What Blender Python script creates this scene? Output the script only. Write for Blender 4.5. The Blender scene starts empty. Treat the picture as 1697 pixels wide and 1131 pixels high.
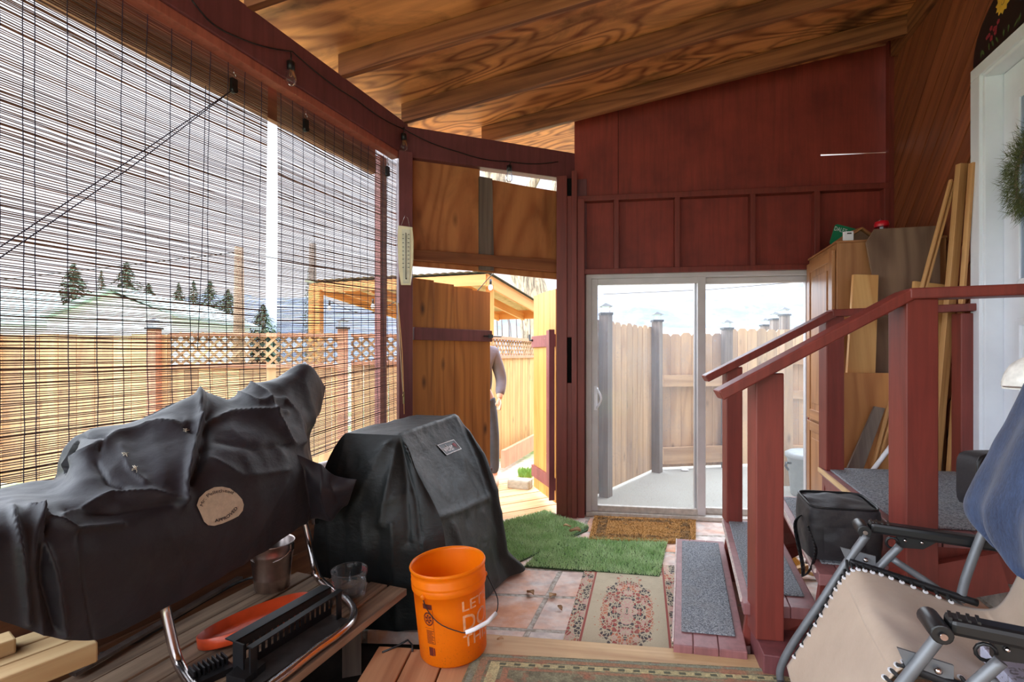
import bpy, bmesh, math, random
from mathutils import Vector, Matrix, noise
random.seed(7)
PI = math.pi
SC = bpy.context.scene
COL = SC.collection
F, CX, CY, H = 820.0, 848.5, 588.0, 1.18      # focal length (px of a 1697 px wide frame), horizon, eye height

def V(*a): return Vector(a)
def W(px, py, Y): return V((px-CX)/F*Y, Y, H-(py-CY)/F*Y)          # a photo point at depth Y
def G(px, py, z=0.0):                                              # a photo point on the level z
    return W(px, py, (H-z)*F/(py-CY))
def hit(px, p, d):                                                 # photo column px on the vertical plane through p along d
    t = (px-CX)/F
    s = (t*p[1]-p[0])/(d[0]-t*d[1])
    return V(p[0]+s*d[0], p[1]+s*d[1], 0)
def onw(px, py, p, d):
    q = hit(px, p, d)
    return W(px, py, q.y)

# ------------------------------------------------------------------ materials
def srgb(r, g, b):
    f = lambda c: (c/12.92 if c <= .04045 else ((c+.055)/1.055)**2.4)
    return (f(r/255), f(g/255), f(b/255), 1)
class NT:
    def __init__(s, name):
        s.m = bpy.data.materials.new(name); s.m.use_nodes = True
        s.t = s.m.node_tree; s.t.nodes.clear()
        s.out = s.n('ShaderNodeOutputMaterial')
    def n(s, typ, **kw):
        o = s.t.nodes.new(typ)
        for k, v in kw.items():
            if k.startswith('i_'):
                o.inputs[k[2:].replace('_', ' ')].default_value = v
            else: setattr(o, k, v)
        return o
    def l(s, a, b): s.t.links.new(a, b)
    def math(s, op, a, b=None, c=None, clamp=False):
        o = s.t.nodes.new('ShaderNodeMath'); o.operation = op; o.use_clamp = clamp
        for i, x in enumerate((a, b, c)):
            if x is None: continue
            if isinstance(x, (int, float)): o.inputs[i].default_value = x
            else: s.l(x, o.inputs[i])
        return o.outputs[0]
    def mix(s, fac, a, b, mode='MIX'):
        o = s.t.nodes.new('ShaderNodeMix'); o.data_type = 'RGBA'; o.blend_type = mode
        for k, x in ((0, fac), (6, a), (7, b)):
            if isinstance(x, (int, float)): o.inputs[k].default_value = x
            elif isinstance(x, tuple): o.inputs[k].default_value = x
            else: s.l(x, o.inputs[k])
        return o.outputs[2]
    def noise(s, vec, scale, detail=4, rough=.55, dist=0.0):
        o = s.n('ShaderNodeTexNoise'); o.inputs['Scale'].default_value = scale
        o.inputs['Detail'].default_value = detail; o.inputs['Roughness'].default_value = rough
        o.inputs['Distortion'].default_value = dist
        s.l(vec, o.inputs['Vector']); return o.outputs['Fac']
    def map(s, vec, scale=(1, 1, 1), rot=(0, 0, 0), loc=(0, 0, 0)):
        o = s.n('ShaderNodeMapping'); o.inputs['Scale'].default_value = scale
        o.inputs['Rotation'].default_value = rot; o.inputs['Location'].default_value = loc
        s.l(vec, o.inputs['Vector']); return o.outputs[0]
    def ramp(s, fac, lo, hi):
        o = s.n('ShaderNodeMapRange', clamp=True); o.inputs[1].default_value = lo; o.inputs[2].default_value = hi
        s.l(fac, o.inputs[0]); return o.outputs[0]
    def pos(s): return s.n('ShaderNodeNewGeometry').outputs['Position']
    def uv(s): return s.n('ShaderNodeUVMap', uv_map='UVMap').outputs[0]
    def rnd(s): return s.n('ShaderNodeAttribute', attribute_name='rnd').outputs['Fac']
    def bsdf(s, col, rough=.6, metal=0.0, bump=None, bs=.3, bd=.01, spec=None, **kw):
        b = s.n('ShaderNodeBsdfPrincipled')
        for k, x in (('Base Color', col), ('Roughness', rough), ('Metallic', metal)):
            if isinstance(x, (int, float, tuple)): b.inputs[k].default_value = x
            else: s.l(x, b.inputs[k])
        if spec is not None: b.inputs['Specular IOR Level'].default_value = spec
        for k, x in kw.items(): b.inputs[k.replace('_', ' ')].default_value = x
        if bump is not None:
            u = s.n('ShaderNodeBump'); u.inputs['Strength'].default_value = bs; u.inputs['Distance'].default_value = bd
            s.l(bump, u.inputs['Height']); s.l(u.outputs[0], b.inputs['Normal'])
        s.l(b.outputs[0], s.out.inputs[0]); return b

def wood(name, c1, c2, su=1.2, sv=26, ring=5.0, rf=(.35, 3.0), ra=.55, knots=.5, rough=.6, rv=.35, stain=None, sa=.5, bs=.15):
    t = NT(name); uv = t.uv()
    st = t.noise(t.map(uv, (su, sv, 1)), 1.0, 6, .6, .4)
    sw = t.noise(t.map(uv, (rf[0], rf[1], 1)), 1.0, 2, .5, .3)
    rg = t.math('SINE', t.math('MULTIPLY', sw, ring*(6.28 if ring > 12 else 13.5)))
    rg = t.math('MULTIPLY_ADD', rg, .5, .5)
    rg = t.math('POWER', rg, 2.2)
    f = t.math('ADD', t.math('MULTIPLY', t.ramp(st, .36, .66), 1-ra), t.math('MULTIPLY', rg, ra))
    col = t.mix(f, srgb(*c1), srgb(*c2))
    if knots:
        vo = t.n('ShaderNodeTexVoronoi'); vo.inputs['Scale'].default_value = 1
        t.l(t.map(uv, (2.3, 5.5, 1)), vo.inputs['Vector'])
        k = t.ramp(vo.outputs['Distance'], .16, .03)
        col = t.mix(t.math('MULTIPLY', k, knots), col, srgb(c2[0]*.45, c2[1]*.4, c2[2]*.4))
    if stain:
        sn = t.ramp(t.noise(t.map(uv, (1.1, 2.4, 1)), 1.3, 5, .6, .6), .48, .68)
        col = t.mix(t.math('MULTIPLY', sn, sa), col, srgb(*stain))
    v = t.math('MULTIPLY_ADD', t.rnd(), rv, 1-rv*.5)
    hv = t.n('ShaderNodeHueSaturation'); t.l(v, hv.inputs['Value']); t.l(col, hv.inputs['Color'])
    t.bsdf(hv.outputs[0], rough, bump=st, bs=bs, bd=.004)
    return t.m
def paint(name, c, c2=None, rough=.5, sc=3.0, amt=.6, bs=.12, wear=None, grain=True):
    t = NT(name); p = t.pos()
    n1 = t.noise(p, sc, 5, .6)
    c2 = c2 or tuple(x*.72 for x in c)
    col = t.mix(t.math('MULTIPLY', t.ramp(n1, .35, .7), amt), srgb(*c), srgb(*c2))
    if grain: col = t.mix(t.math('MULTIPLY', t.ramp(t.noise(t.map(p, (26, 26, 1.6)), 1.0, 4, .65, .5), .42, .66), .5), col, srgb(*[x*.68 for x in c]))
    fine = t.noise(t.map(p, (60, 60, 6)) if grain else t.map(p, (70, 70, 70)), 1.0, 3)
    if wear:
        w = t.ramp(t.noise(p, 38, 4, .7), .66, .74)
        col = t.mix(w, col, srgb(*wear))
    t.bsdf(col, rough, bump=fine, bs=bs, bd=.003)
    return t.m
def plain(name, c, rough=.5, metal=0.0, var=.15, sc=12, bump=0.0, bscale=120, **kw):
    t = NT(name); p = t.pos()
    col = srgb(*c)
    if var: col = t.mix(t.math('MULTIPLY', t.ramp(t.noise(p, sc, 4), .3, .7), 1.0), tuple(x*(1-var) for x in col[:3])+(1,), tuple(min(1, x*(1+var)) for x in col[:3])+(1,))
    bm = t.noise(p, bscale, 3) if bump else None
    t.bsdf(col, rough, metal, bump=bm, bs=bump, bd=.003, **kw)
    return t.m
M = {}

# ------------------------------------------------------------------ mesh collector
WL = {}      # world location of every object made here
class MB:
    def __init__(s): s.v, s.f, s.uv, s.r, s.sm = [], [], [], [], []
    def face(s, pts, uvs=None, r=None, sm=False):
        i = len(s.v); s.v += [Vector(p) for p in pts]
        s.f.append(list(range(i, i+len(pts)))); r = random.random() if r is None else r
        if uvs is None:
            a, b, d = Vector(pts[0]), Vector(pts[1]), Vector(pts[-1])
            e1, e2 = (b-a).length, (d-a).length
            ux = (b-a).normalized() if e1 else V(1, 0, 0)
            n = ux.cross(d-a); vx = n.cross(ux).normalized() if n.length else V(0, 0, 1)
            ext = [((Vector(p)-a).dot(ux), (Vector(p)-a).dot(vx)) for p in pts]
            if e2 > e1: ext = [(y, x) for x, y in ext]
            uvs = [(x+r*37.3, y+r*91.7) for x, y in ext]
        s.uv.append(uvs); s.r.append(r); s.sm.append(sm); return s
    def hexa(s, c, r=None):                       # c: four bottom corners in order, four top corners
        r = random.random() if r is None else r
        ctr = sum((Vector(p) for p in c), V(0, 0, 0))/8
        i = len(s.v); s.v += [Vector(p) for p in c]
        for q in ((0, 3, 2, 1), (4, 5, 6, 7), (0, 1, 5, 4), (1, 2, 6, 5), (2, 3, 7, 6), (3, 0, 4, 7)):
            pts = [Vector(c[k]) for k in q]
            n = (pts[1]-pts[0]).cross(pts[2]-pts[0])
            if n.dot(sum(pts, V(0, 0, 0))/4-ctr) < 0: q = q[::-1]; pts = pts[::-1]
            a, b, d = pts[0], pts[1], pts[3]
            e1, e2 = (b-a).length, (d-a).length
            if e1 >= e2: uv = [(0, 0), (e1, 0), (e1, e2), (0, e2)]
            else: uv = [(0, 0), (0, e1), (e2, e1), (e2, 0)]
            o = (r*37.3+q[0]*.13, r*91.7+q[1]*.37)
            s.f.append([i+k for k in q]); s.uv.append([(x+o[0], y+o[1]) for x, y in uv]); s.r.append(r); s.sm.append(False)
        return s
    def box(s, c, d, rz=0.0, r=None, R=None):
        R = R or Matrix.Rotation(rz, 3, 'Z'); x, y, z = d[0]/2, d[1]/2, d[2]/2
        return s.hexa([Vector(c)+R @ V(*p) for p in ((-x, -y, -z), (x, -y, -z), (x, y, -z), (-x, y, -z), (-x, -y, z), (x, -y, z), (x, y, z), (-x, y, z))], r)
    def beam(s, p0, p1, w, h, up=(0, 0, 1), r=None, cut=None):    # w across, h along up
        p0, p1 = Vector(p0), Vector(p1); d = (p1-p0).normalized(); up = Vector(up)
        a = d.cross(up).normalized()*w/2; b = up.normalized()*h/2 if cut else a.cross(d).normalized()*h/2
        return s.hexa([p0-a-b, p0+a-b, p1+a-b, p1-a-b, p0-a+b, p0+a+b, p1+a+b, p1-a+b], r)
    def prism(s, pts, off, r=None):
        pts = [Vector(p) for p in pts]; off = Vector(off); r = random.random() if r is None else r
        top = [p+off for p in pts]; n = len(pts)
        nn = sum((pts[i].cross(pts[(i+1) % n]) for i in range(n)), V(0, 0, 0))
        if nn.dot(off) > 0: pts, top = pts[::-1], top[::-1]
        s.face(pts, r=r); s.face(top[::-1], r=r)
        for i in range(n):
            j = (i+1) % n; s.face([pts[j], pts[i], top[i], top[j]], r=r)
        return s
    def tube(s, pts, rad, n=8, r=None, caps=True, closed=False):
        pts = [Vector(p) for p in pts]; m = len(pts); i0 = len(s.v); r = random.random() if r is None else r
        rads = rad if isinstance(rad, (list, tuple)) else [rad]*m
        u = None
        for k in range(m):
            a = pts[(k-1) % m] if closed else pts[max(k-1, 0)]; b = pts[(k+1) % m] if closed else pts[min(k+1, m-1)]
            d = (b-a); d = d.normalized() if d.length > 1e-9 else V(0, 0, 1)
            if u is None: u = d.orthogonal().normalized()
            u = (u-d*u.dot(d)); u = u.normalized() if u.length > 1e-6 else d.orthogonal().normalized()
            w = d.cross(u)
            for q in range(n):
                an = 2*PI*q/n; s.v.append(pts[k]+(u*math.cos(an)+w*math.sin(an))*rads[k])
        L = 0.0
        for k in range(m if closed else m-1):
            k2 = (k+1) % m; l2 = L+(pts[k2]-pts[k]).length
            for q in range(n):
                q2 = (q+1) % n
                s.f.append([i0+k*n+q, i0+k*n+q2, i0+k2*n+q2, i0+k2*n+q])
                cw = 2*PI*rads[k]/n
                s.uv.append([(L+r*9, q*cw), (L+r*9, (q+1)*cw), (l2+r*9, (q+1)*cw), (l2+r*9, q*cw)]); s.r.append(r); s.sm.append(True)
            L = l2
        if caps and not closed:
            for k, rev in ((0, True), (m-1, False)):
                idx = [i0+k*n+q for q in range(n)]
                s.f.append(idx[::-1] if rev else idx); s.uv.append([(0, 0)]*n); s.r.append(r); s.sm.append(False)
        return s
    def grid(s, fn, nu, nv, su=1.0, sv=1.0, r=None, closeu=False, sm=True):
        i0 = len(s.v); r = random.random() if r is None else r
        mu = nu if closeu else nu+1
        for j in range(nv+1):
            for i in range(mu): s.v.append(Vector(fn(i/nu, j/nv)))
        for j in range(nv):
            for i in range(nu):
                i2 = (i+1) % mu
                s.f.append([i0+j*mu+i, i0+j*mu+i2, i0+(j+1)*mu+i2, i0+(j+1)*mu+i])
                s.uv.append([(i/nu*su, j/nv*sv), ((i+1)/nu*su, j/nv*sv), ((i+1)/nu*su, (j+1)/nv*sv), (i/nu*su, (j+1)/nv*sv)])
                s.r.append(r); s.sm.append(sm)
        return s
    def lathe(s, prof, c, n=32, R=None, sm=True, a0=0.0, a1=2*PI):
        c = Vector(c); R = R or Matrix.Identity(3); m = len(prof)-1
        full = abs(a1-a0-2*PI) < 1e-6
        def fn(u, v):
            k = v*m; i = int(round(k)); rr, z = prof[min(i, m)]
            an = a0+(a1-a0)*u
            return c+R @ V(rr*math.cos(an), rr*math.sin(an), z)
        return s.grid(fn, n, m, 1, 1, closeu=full, sm=sm)
    def ball(s, c, r, n=14, sc=(1, 1, 1), R=None):
        c = Vector(c); R = R or Matrix.Identity(3)
        return s.grid(lambda u, v: c+R @ V(r*sc[0]*math.sin(PI*v)*math.cos(2*PI*u), r*sc[1]*math.sin(PI*v)*math.sin(2*PI*u), -r*sc[2]*math.cos(PI*v)), n, max(6, n//2), closeu=True)
    def build(s, name, mat, parent=None, bevel=0.0, origin=None, subsurf=0, solid=0.0, weld=False, **props):
        lo = [min(v[k] for v in s.v) for k in range(3)]; hi = [max(v[k] for v in s.v) for k in range(3)]
        org = Vector(origin) if origin is not None else V((lo[0]+hi[0])/2, (lo[1]+hi[1])/2, lo[2])
        me = bpy.data.meshes.new(name); me.from_pydata([v-org for v in s.v], [], s.f)
        ul = me.uv_layers.new(name='UVMap'); k = 0
        flat = [c for f in s.uv for uv in f for c in uv]
        ul.data.foreach_set('uv', flat)
        at = me.attributes.new('rnd', 'FLOAT', 'FACE'); at.data.foreach_set('value', s.r)
        me.polygons.foreach_set('use_smooth', s.sm)
        me.materials.append(mat)
        if weld:
            bm = bmesh.new(); bm.from_mesh(me); bmesh.ops.remove_doubles(bm, verts=bm.verts, dist=1e-4); bmesh.ops.recalc_face_normals(bm, faces=bm.faces); bm.to_mesh(me); bm.free()
        me.update()
        o = bpy.data.objects.new(name, me); COL.objects.link(o)
        link(o, org, parent)
        if bevel:
            b = o.modifiers.new('Bevel', 'BEVEL'); b.width = bevel; b.segments = 2; b.limit_method = 'ANGLE'; b.harden_normals = False
        if solid:
            b = o.modifiers.new('Solid', 'SOLIDIFY'); b.thickness = solid; b.offset = 0
        if subsurf:
            b = o.modifiers.new('Sub', 'SUBSURF'); b.levels = subsurf; b.render_levels = subsurf
        for kk, x in props.items(): o[kk] = x
        return o
def link(o, org, parent):
    WL[o.name] = Vector(org)
    if parent is not None:
        o.parent = parent; o.location = Vector(org)-WL[parent.name]
    else: o.location = org
def thing(name, label, cat, loc, group=None):
    o = bpy.data.objects.new(name, None); COL.objects.link(o); o.empty_display_size = .1
    link(o, Vector(loc), None); o['label'] = label; o['category'] = cat
    if group: o['group'] = group
    return o
def struct(name, label=None, loc=(0, 0, 0)):
    o = bpy.data.objects.new(name, None); COL.objects.link(o); o.empty_display_size = .1
    link(o, Vector(loc), None); o['kind'] = 'structure'
    if label: o['label'] = label
    return o
def tag(o, label, cat, group=None, kind=None):
    o['label'] = label; o['category'] = cat
    if group: o['group'] = group
    if kind: o['kind'] = kind
    return o
def st(o, label=None):
    o['kind'] = 'structure'
    if label: o['label'] = label
    return o
def lab(o, label): o['label'] = label; return o

def text_mesh(txt, size=1.0, thick=0.0, width=None):
    """flat letters: list of verts (x, y) and faces; x runs from 0"""
    cu = bpy.data.curves.new('lettering', 'FONT'); cu.body = txt; cu.size = size; cu.offset = thick; cu.resolution_u = 3
    ob = bpy.data.objects.new('lettering', cu); COL.objects.link(ob)
    dg = bpy.context.evaluated_depsgraph_get(); dg.update()
    me = bpy.data.meshes.new_from_object(ob.evaluated_get(dg))
    vs = [tuple(v.co) for v in me.vertices]; fs = [list(p.vertices) for p in me.polygons]
    bpy.data.objects.remove(ob); bpy.data.curves.remove(cu); bpy.data.meshes.remove(me)
    x0, x1 = min(v[0] for v in vs), max(v[0] for v in vs)
    k = (width/(x1-x0)) if width else 1.0
    ym = max(v[1] for v in vs)
    return [((v[0]-x0)*k, v[1]/ym) for v in vs], fs, (x1-x0)*k
def letters(name, txt, size, fn, mat, parent, thick=0.0, width=None):
    vs, fs, w = text_mesh(txt, size, thick, width)
    mb = MB(); i0 = 0
    mb.v = [Vector(fn(x, y, w)) for x, y in vs]
    for f in fs: mb.f.append(f); mb.uv.append([(0, 0)]*len(f)); mb.r.append(.5); mb.sm.append(False)
    return mb.build(name, mat, parent)
def catmull(p, t):
    n = len(p)-1; t = min(max(t, 0), 1)*n; i = min(int(t), n-1); u = t-i
    a, b, c, d = p[max(i-1, 0)], p[i], p[i+1], p[min(i+2, n)]
    return .5*((2*b)+(c-a)*u+(2*a-5*b+4*c-d)*u*u+(3*b-a-3*c+d)*u**3)
def netl(rows):
    def fn(u, v):
        n = len(rows)-1; k = min(int(v*n), n-1); w = v*n-k
        w = w*w*(3-2*w)*.25+w*.75
        return catmull(rows[k], u)*(1-w)+catmull(rows[k+1], u)*w
    return fn
def net(rows, smooth=True):
    """rows[v][u] of points -> surface function"""
    def fn(u, v):
        if smooth: return catmull([catmull(r, u) for r in rows], v)
        n = len(rows)-1; k = min(int(v*n), n-1); w = v*n-k
        def lin(r):
            m = len(r)-1; i = min(int(u*m), m-1); x = u*m-i
            return r[i]*(1-x)+r[i+1]*x
        return lin(rows[k])*(1-w)+lin(rows[k+1])*w
    return fn
def proj(p): return (CX+F*p[0]/p[1], CY-F*(p[2]-H)/p[1])
def segd(x, y, a, b):
    dx, dy = b[0]-a[0], b[1]-a[1]; L = dx*dx+dy*dy
    t = max(0, min(1, ((x-a[0])*dx+(y-a[1])*dy)/L))
    return math.hypot(x-a[0]-t*dx, y-a[1]-t*dy), t
def creased(fn, creases, eps=.004, nz=(.006, 9.0), nz2=(.003, 26.0), out=None, seed=0.0, mask=None):
    """a cloth surface: the smooth one pushed along its normal by sharp folds and soft noise"""
    def g(u, v):
        p = fn(u, v)
        a = fn(min(u+eps, 1), v)-fn(max(u-eps, 0), v); b = fn(u, min(v+eps, 1))-fn(u, max(v-eps, 0))
        n = a.cross(b)
        if n.length < 1e-9: return p
        n.normalize()
        if out is not None and n.dot(out) < 0: n = -n
        x, y = proj(p); d = 0
        for pl, amp, wd in creases:
            dd = 1e9
            for i in range(len(pl)-1):
                q, t = segd(x, y, pl[i], pl[i+1])
                dd = min(dd, q)
            d += amp*math.exp(-dd/wd)
        q = V(p.x*1.0, p.y*1.0, p.z*.6)
        d += nz[0]*(1-2*abs(noise.noise(q*nz[1]+V(seed, 0, 0))))
        d += nz2[0]*noise.noise(q*nz2[1]+V(0, seed, 0))
        return p+n*(d*(mask(u, v) if mask else 1))
    return g
# ------------------------------------------------------------------ palette
M['plywood_roof'] = wood('roof_plywood', (236, 160, 98), (132, 66, 36), 1.4, 14, 15, (.7, 2.2), .62, .6, .6, .15, (58, 30, 16), .8)
M['rafter'] = wood('rafter_fir', (168, 106, 66), (100, 54, 32), 1.0, 30, 5, (.25, 5), .5, .6, .6, .25, (72, 38, 22), .45)
M['red'] = paint('barn_red_paint', (132, 58, 48), (110, 46, 39), .45, 2.5, .6)
M['red_dark'] = paint('barn_red_beam', (126, 70, 72), (98, 54, 58), .5, 2.5, .7)
M['red_wall'] = paint('barn_red_sheathing', (154, 62, 50), (112, 42, 36), .55, 3.2, .8)
M['salmon'] = paint('lit_worn_red', (186, 108, 88), (160, 86, 70), .5, 6, .6, wear=(222, 170, 120))  # the beam's red paint lightened as if lit from outside, plus worn specks
M['red_lit'] = paint('barn_red_lit_worn', (150, 84, 80), (128, 62, 58), .5, 6, .7, wear=(205, 180, 165))  # barn red lightened as if in daylight, with pale worn specks
M['ply_wall'] = wood('panel_plywood', (206, 138, 84), (166, 98, 56), .8, 7, 5, (.3, 1.6), .55, .55, .6, .1, (92, 52, 34), .45)
M['grey_wood'] = wood('weathered_batten', (128, 112, 100), (84, 72, 66), 1.2, 30, 3, (.3, 4), .4, .4, .8, .2)
M['lintel'] = wood('lintel_stain', (158, 100, 62), (116, 66, 40), 1, 26, 3, (.3, 4), .4, .3, .6, .1)
M['siding'] = wood('diagonal_siding', (152, 84, 50), (110, 56, 34), .9, 24, 3.5, (.3, 4), .4, .3, .55, .28)
M['gate_wood'] = wood('gate_cedar', (198, 132, 60), (148, 90, 36), .9, 16, 5, (.3, 3), .5, .9, .55, .22)
M['gate_fresh'] = wood('gate_cedar_light', (214, 158, 82), (190, 130, 60), .9, 16, 4, (.3, 3), .45, .4, .5, .15)
M['deck_grey'] = wood('bench_weathered', (178, 150, 124), (104, 82, 66), .8, 34, 4, (.3, 4), .4, .5, .8, .3, (66, 48, 38), .4, bs=.4)
M['deck_new'] = wood('deck_pine', (190, 142, 104), (150, 98, 66), .9, 20, 4, (.3, 3), .45, .6, .6, .2)
M['nosing'] = wood('nosing_pine', (214, 182, 138), (176, 138, 98), .7, 22, 3, (.25, 3), .35, .6, .65, .1, (120, 92, 70), .35)
M['pine'] = wood('pine_board', (226, 178, 112), (196, 138, 76), .8, 18, 3.5, (.3, 3), .45, .6, .5, .15)
M['pine_pale'] = wood('pale_pine', (204, 176, 132), (172, 136, 92), .8, 20, 3.5, (.3, 3), .45, .7, .6, .12, (150, 118, 84), .3)
M['stick'] = wood('fir_stick', (206, 160, 104), (164, 112, 66), .9, 40, 2.5, (.3, 6), .4, .5, .55, .2)
M['ply_old'] = wood('old_plywood', (138, 110, 88), (98, 72, 56), .8, 9, 5.5, (.4, 1.8), .55, .8, .75, .05, (84, 60, 48), .5)
M['ply_new'] = wood('clean_plywood', (206, 146, 88), (170, 108, 60), .8, 12, 6, (.35, 2.2), .55, .4, .55, .05)
M['oak'] = wood('oak_cabinet', (178, 126, 80), (138, 88, 52), .9, 30, 4, (.3, 3), .45, .1, .42, .12)
M['fence'] = wood('fence_cedar', (212, 170, 112), (190, 142, 84), .7, 12, 3, (.3, 2), .45, .6, .65, .3, (150, 104, 66), .3)
M['fence_left'] = wood('fence_mixed_boards', (216, 176, 130), (186, 140, 98), .7, 12, 3, (.3, 2), .45, .6, .65, .6, (150, 110, 90), .4)
M['fence_old'] = wood('fence_greyed', (196, 160, 120), (156, 118, 84), .7, 12, 3, (.3, 2), .45, .6, .7, .3, (150, 128, 112), .5)
M['fence_red'] = paint('fence_rail_stain', (214, 152, 120), (196, 128, 98), .6, 4, .6)
M['white_paint'] = paint('door_white', (232, 236, 242), (216, 220, 228), .4, 4, .5, bs=.05, grain=False)
M['vinyl'] = plain('door_vinyl', (206, 204, 206), .4, var=.08, sc=6)
M['vinyl_dirty'] = plain('door_sill_dirty', (196, 190, 182), .5, var=.2, sc=30)
M['black'] = plain('black_plastic', (24, 24, 26), .4, var=.2)
M['black_metal'] = plain('black_steel', (30, 30, 33), .5, .3, var=.25, sc=20)
M['void'] = plain('dark_recess', (10, 8, 8), .9, var=0)  # near-black stand-in for the shade deep in slots and gaps
M['chrome'] = plain('stainless', (200, 190, 188), .2, 1.0, var=.1, sc=20)
M['zinc'] = plain('zinc_pipe', (150, 145, 145), .3, 1.0, var=.2, sc=30)
M['white'] = plain('white_plastic', (232, 232, 236), .4, var=.04)
M['slat'] = wood('bamboo_slat', (152, 118, 98), (90, 70, 66), 2.0, 60, 2, (2, 5), .3, 0, .6, .9)
M['cord'] = plain('blind_cord', (58, 52, 70), .8, var=.1)
M['header'] = wood('eave_board', (140, 92, 62), (98, 60, 42), 1, 26, 3, (.3, 4), .4, .3, .7, .2)

# ------------------------------------------------------------------ plan of the porch
LP, LD = V(-.79, 3.64, 0), V(.42, 1, 0)          # blind wall (runs away from the viewer)
LU = LD.normalized(); LN = V(-1, .42, 0).normalized()          # along it / outward
GP = LP.copy(); DP = V(.49, 4.17, 0); GD = (DP-GP); GU = GD.normalized(); GN = V(-GU.y, GU.x, 0)
BP, BD = V(0, 4.247, 0), V(1, -.14, 0); BU = BD.normalized(); BN = V(.14, 1, 0).normalized()
EP = V(2.944, 3.835, 0); RD = V(.31, 1, 0); RU = RD.normalized(); RN = V(1, -.31, 0).normalized()
def lw(Y, off=0.0, z=0.0): p = V(LP.x+LD.x*(Y-LP.y), Y, 0)+LN*off; return V(p.x, p.y, z)
def bw(X, off=0.0, z=0.0): p = V(X, 4.247-.14*X, 0)+BN*off; return V(p.x, p.y, z)
def rw(Y, off=0.0, z=0.0): p = V(EP.x+RD.x*(Y-EP.y), Y, 0)+RN*off; return V(p.x, p.y, z)
def gw(s, off=0.0, z=0.0): p = GP+GU*s+GN*off; return V(p.x, p.y, z)
def gws(px): return (hit(px, GP, GD)-GP).dot(GU)
def gwz(px, py): return onw(px, py, GP, GD).z
def bwx(px, off=0.0): return hit(px, BP+BN*off, BD).x
def bwz(px, py, off=0.0): return onw(px, py, BP+BN*off, BD).z
def zr(p): return 2.885+.157*((p[0]+.79)-.42*(p[1]-3.64))      # underside of the rafters
BZ = -.17                                                       # brick floor

# roof deck and rafters
ceil = struct('ceiling', 'stained plywood porch roof on fir rafters')
mb = MB()
cor = [lw(-2.6, .34), lw(4.35, .34), V(.45, 5.05, 0), rw(4.45, .12), rw(-2.6, .12)]
pts = [V(p.x, p.y, zr(p)+.142) for p in cor]
r = .37
uvs = [((p-pts[0]).dot(V(.98, -.2, 0))+3, (p-pts[0]).dot(V(.2, .98, 0))+5) for p in pts]
mb.face(pts, uvs, r)
top = [p+V(0, 0, .05) for p in pts]
mb.face(top[::-1], None, r)
for i in range(5):
    j = (i+1) % 5; mb.face([pts[j], pts[i], top[i], top[j]], None, r)
st(mb.build('roof_sheathing', M['plywood_roof'], ceil))
mb = MB()                                                        # the sheets' joints
for k in range(2):
    a = lw(3.3-1.22*k-.4, -.3); mb.beam(V(a.x, a.y, zr(a)+.140), V(a.x+3.2, a.y-.64, zr((a.x+3.2, a.y-.64))+.140), .005, .004)
rdir = V(1, -.2, 0)
for k in range(-1, 11):
    yb = 3.64-.6*k+(0.0)
    p0 = lw(yb, .02) if k >= 0 else V(.12, 4.085, 0)
    if k < 0: p0 = V(-.25, 4.137, 0)
    # meet the house wall
    s = ((EP.x-.02+RD.x*(p0.y-EP.y))-p0.x)/(1+.2*RD.x)
    p1 = p0+rdir*s
    b = MB(); b.beam(V(p0.x, p0.y, zr(p0)+.069), V(p1.x, p1.y, zr(p1)+.069), .042, .138, cut=True)
    st(b.build('rafter', M['rafter'], ceil, bevel=.003))
b = MB(); a, c = rw(3.75, -.02), rw(-2.6, -.02)
b.beam(V(a.x, a.y, zr(a)+.065), V(c.x, c.y, zr(c)+.065), .04, .15, cut=True); st(b.build('ledger', M['rafter'], ceil))

# blind wall
wl = struct('wall_left', 'open side of the porch under a dark red beam')
b = MB(); b.beam(lw(-2.6, .045, 2.775), lw(3.68, .045, 2.775), .09, .235); st(b.build('beam', M['red_dark'], wl, bevel=.004))
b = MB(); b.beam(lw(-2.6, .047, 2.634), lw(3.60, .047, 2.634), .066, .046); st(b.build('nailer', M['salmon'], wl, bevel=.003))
b = MB(); b.beam(lw(-2.6, .16, 2.57), lw(3.5, .16, 2.575), .035, .19); st(b.build('header_board', M['header'], wl))
b = MB(); b.beam(lw(3.575, .16, -.2), lw(3.575, .16, 2.63), .075, .05, up=LN); st(b.build('outer_stud', M['red_lit'], wl))
b = MB()
for k in range(5): b.beam(lw(-2.6, .1, -.17+.14*k), lw(3.6, .1, -.17+.14*k), .03, .136)
st(b.build('knee_wall_boards', M['header'], wl, bevel=.004))
b = MB(); b.tube([lw(-2.6, .07, .50), lw(3.6, .07, .50)], .032, 12); st(b.build('white_rail', M['white'], wl))
b = MB(); pc = LP+GU*.0; b.beam(V(pc.x, pc.y, -.2), V(pc.x, pc.y, 2.66), .1, .1, up=GN); st(b.build('corner_post', M['red_dark'], wl, bevel=.004))

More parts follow.
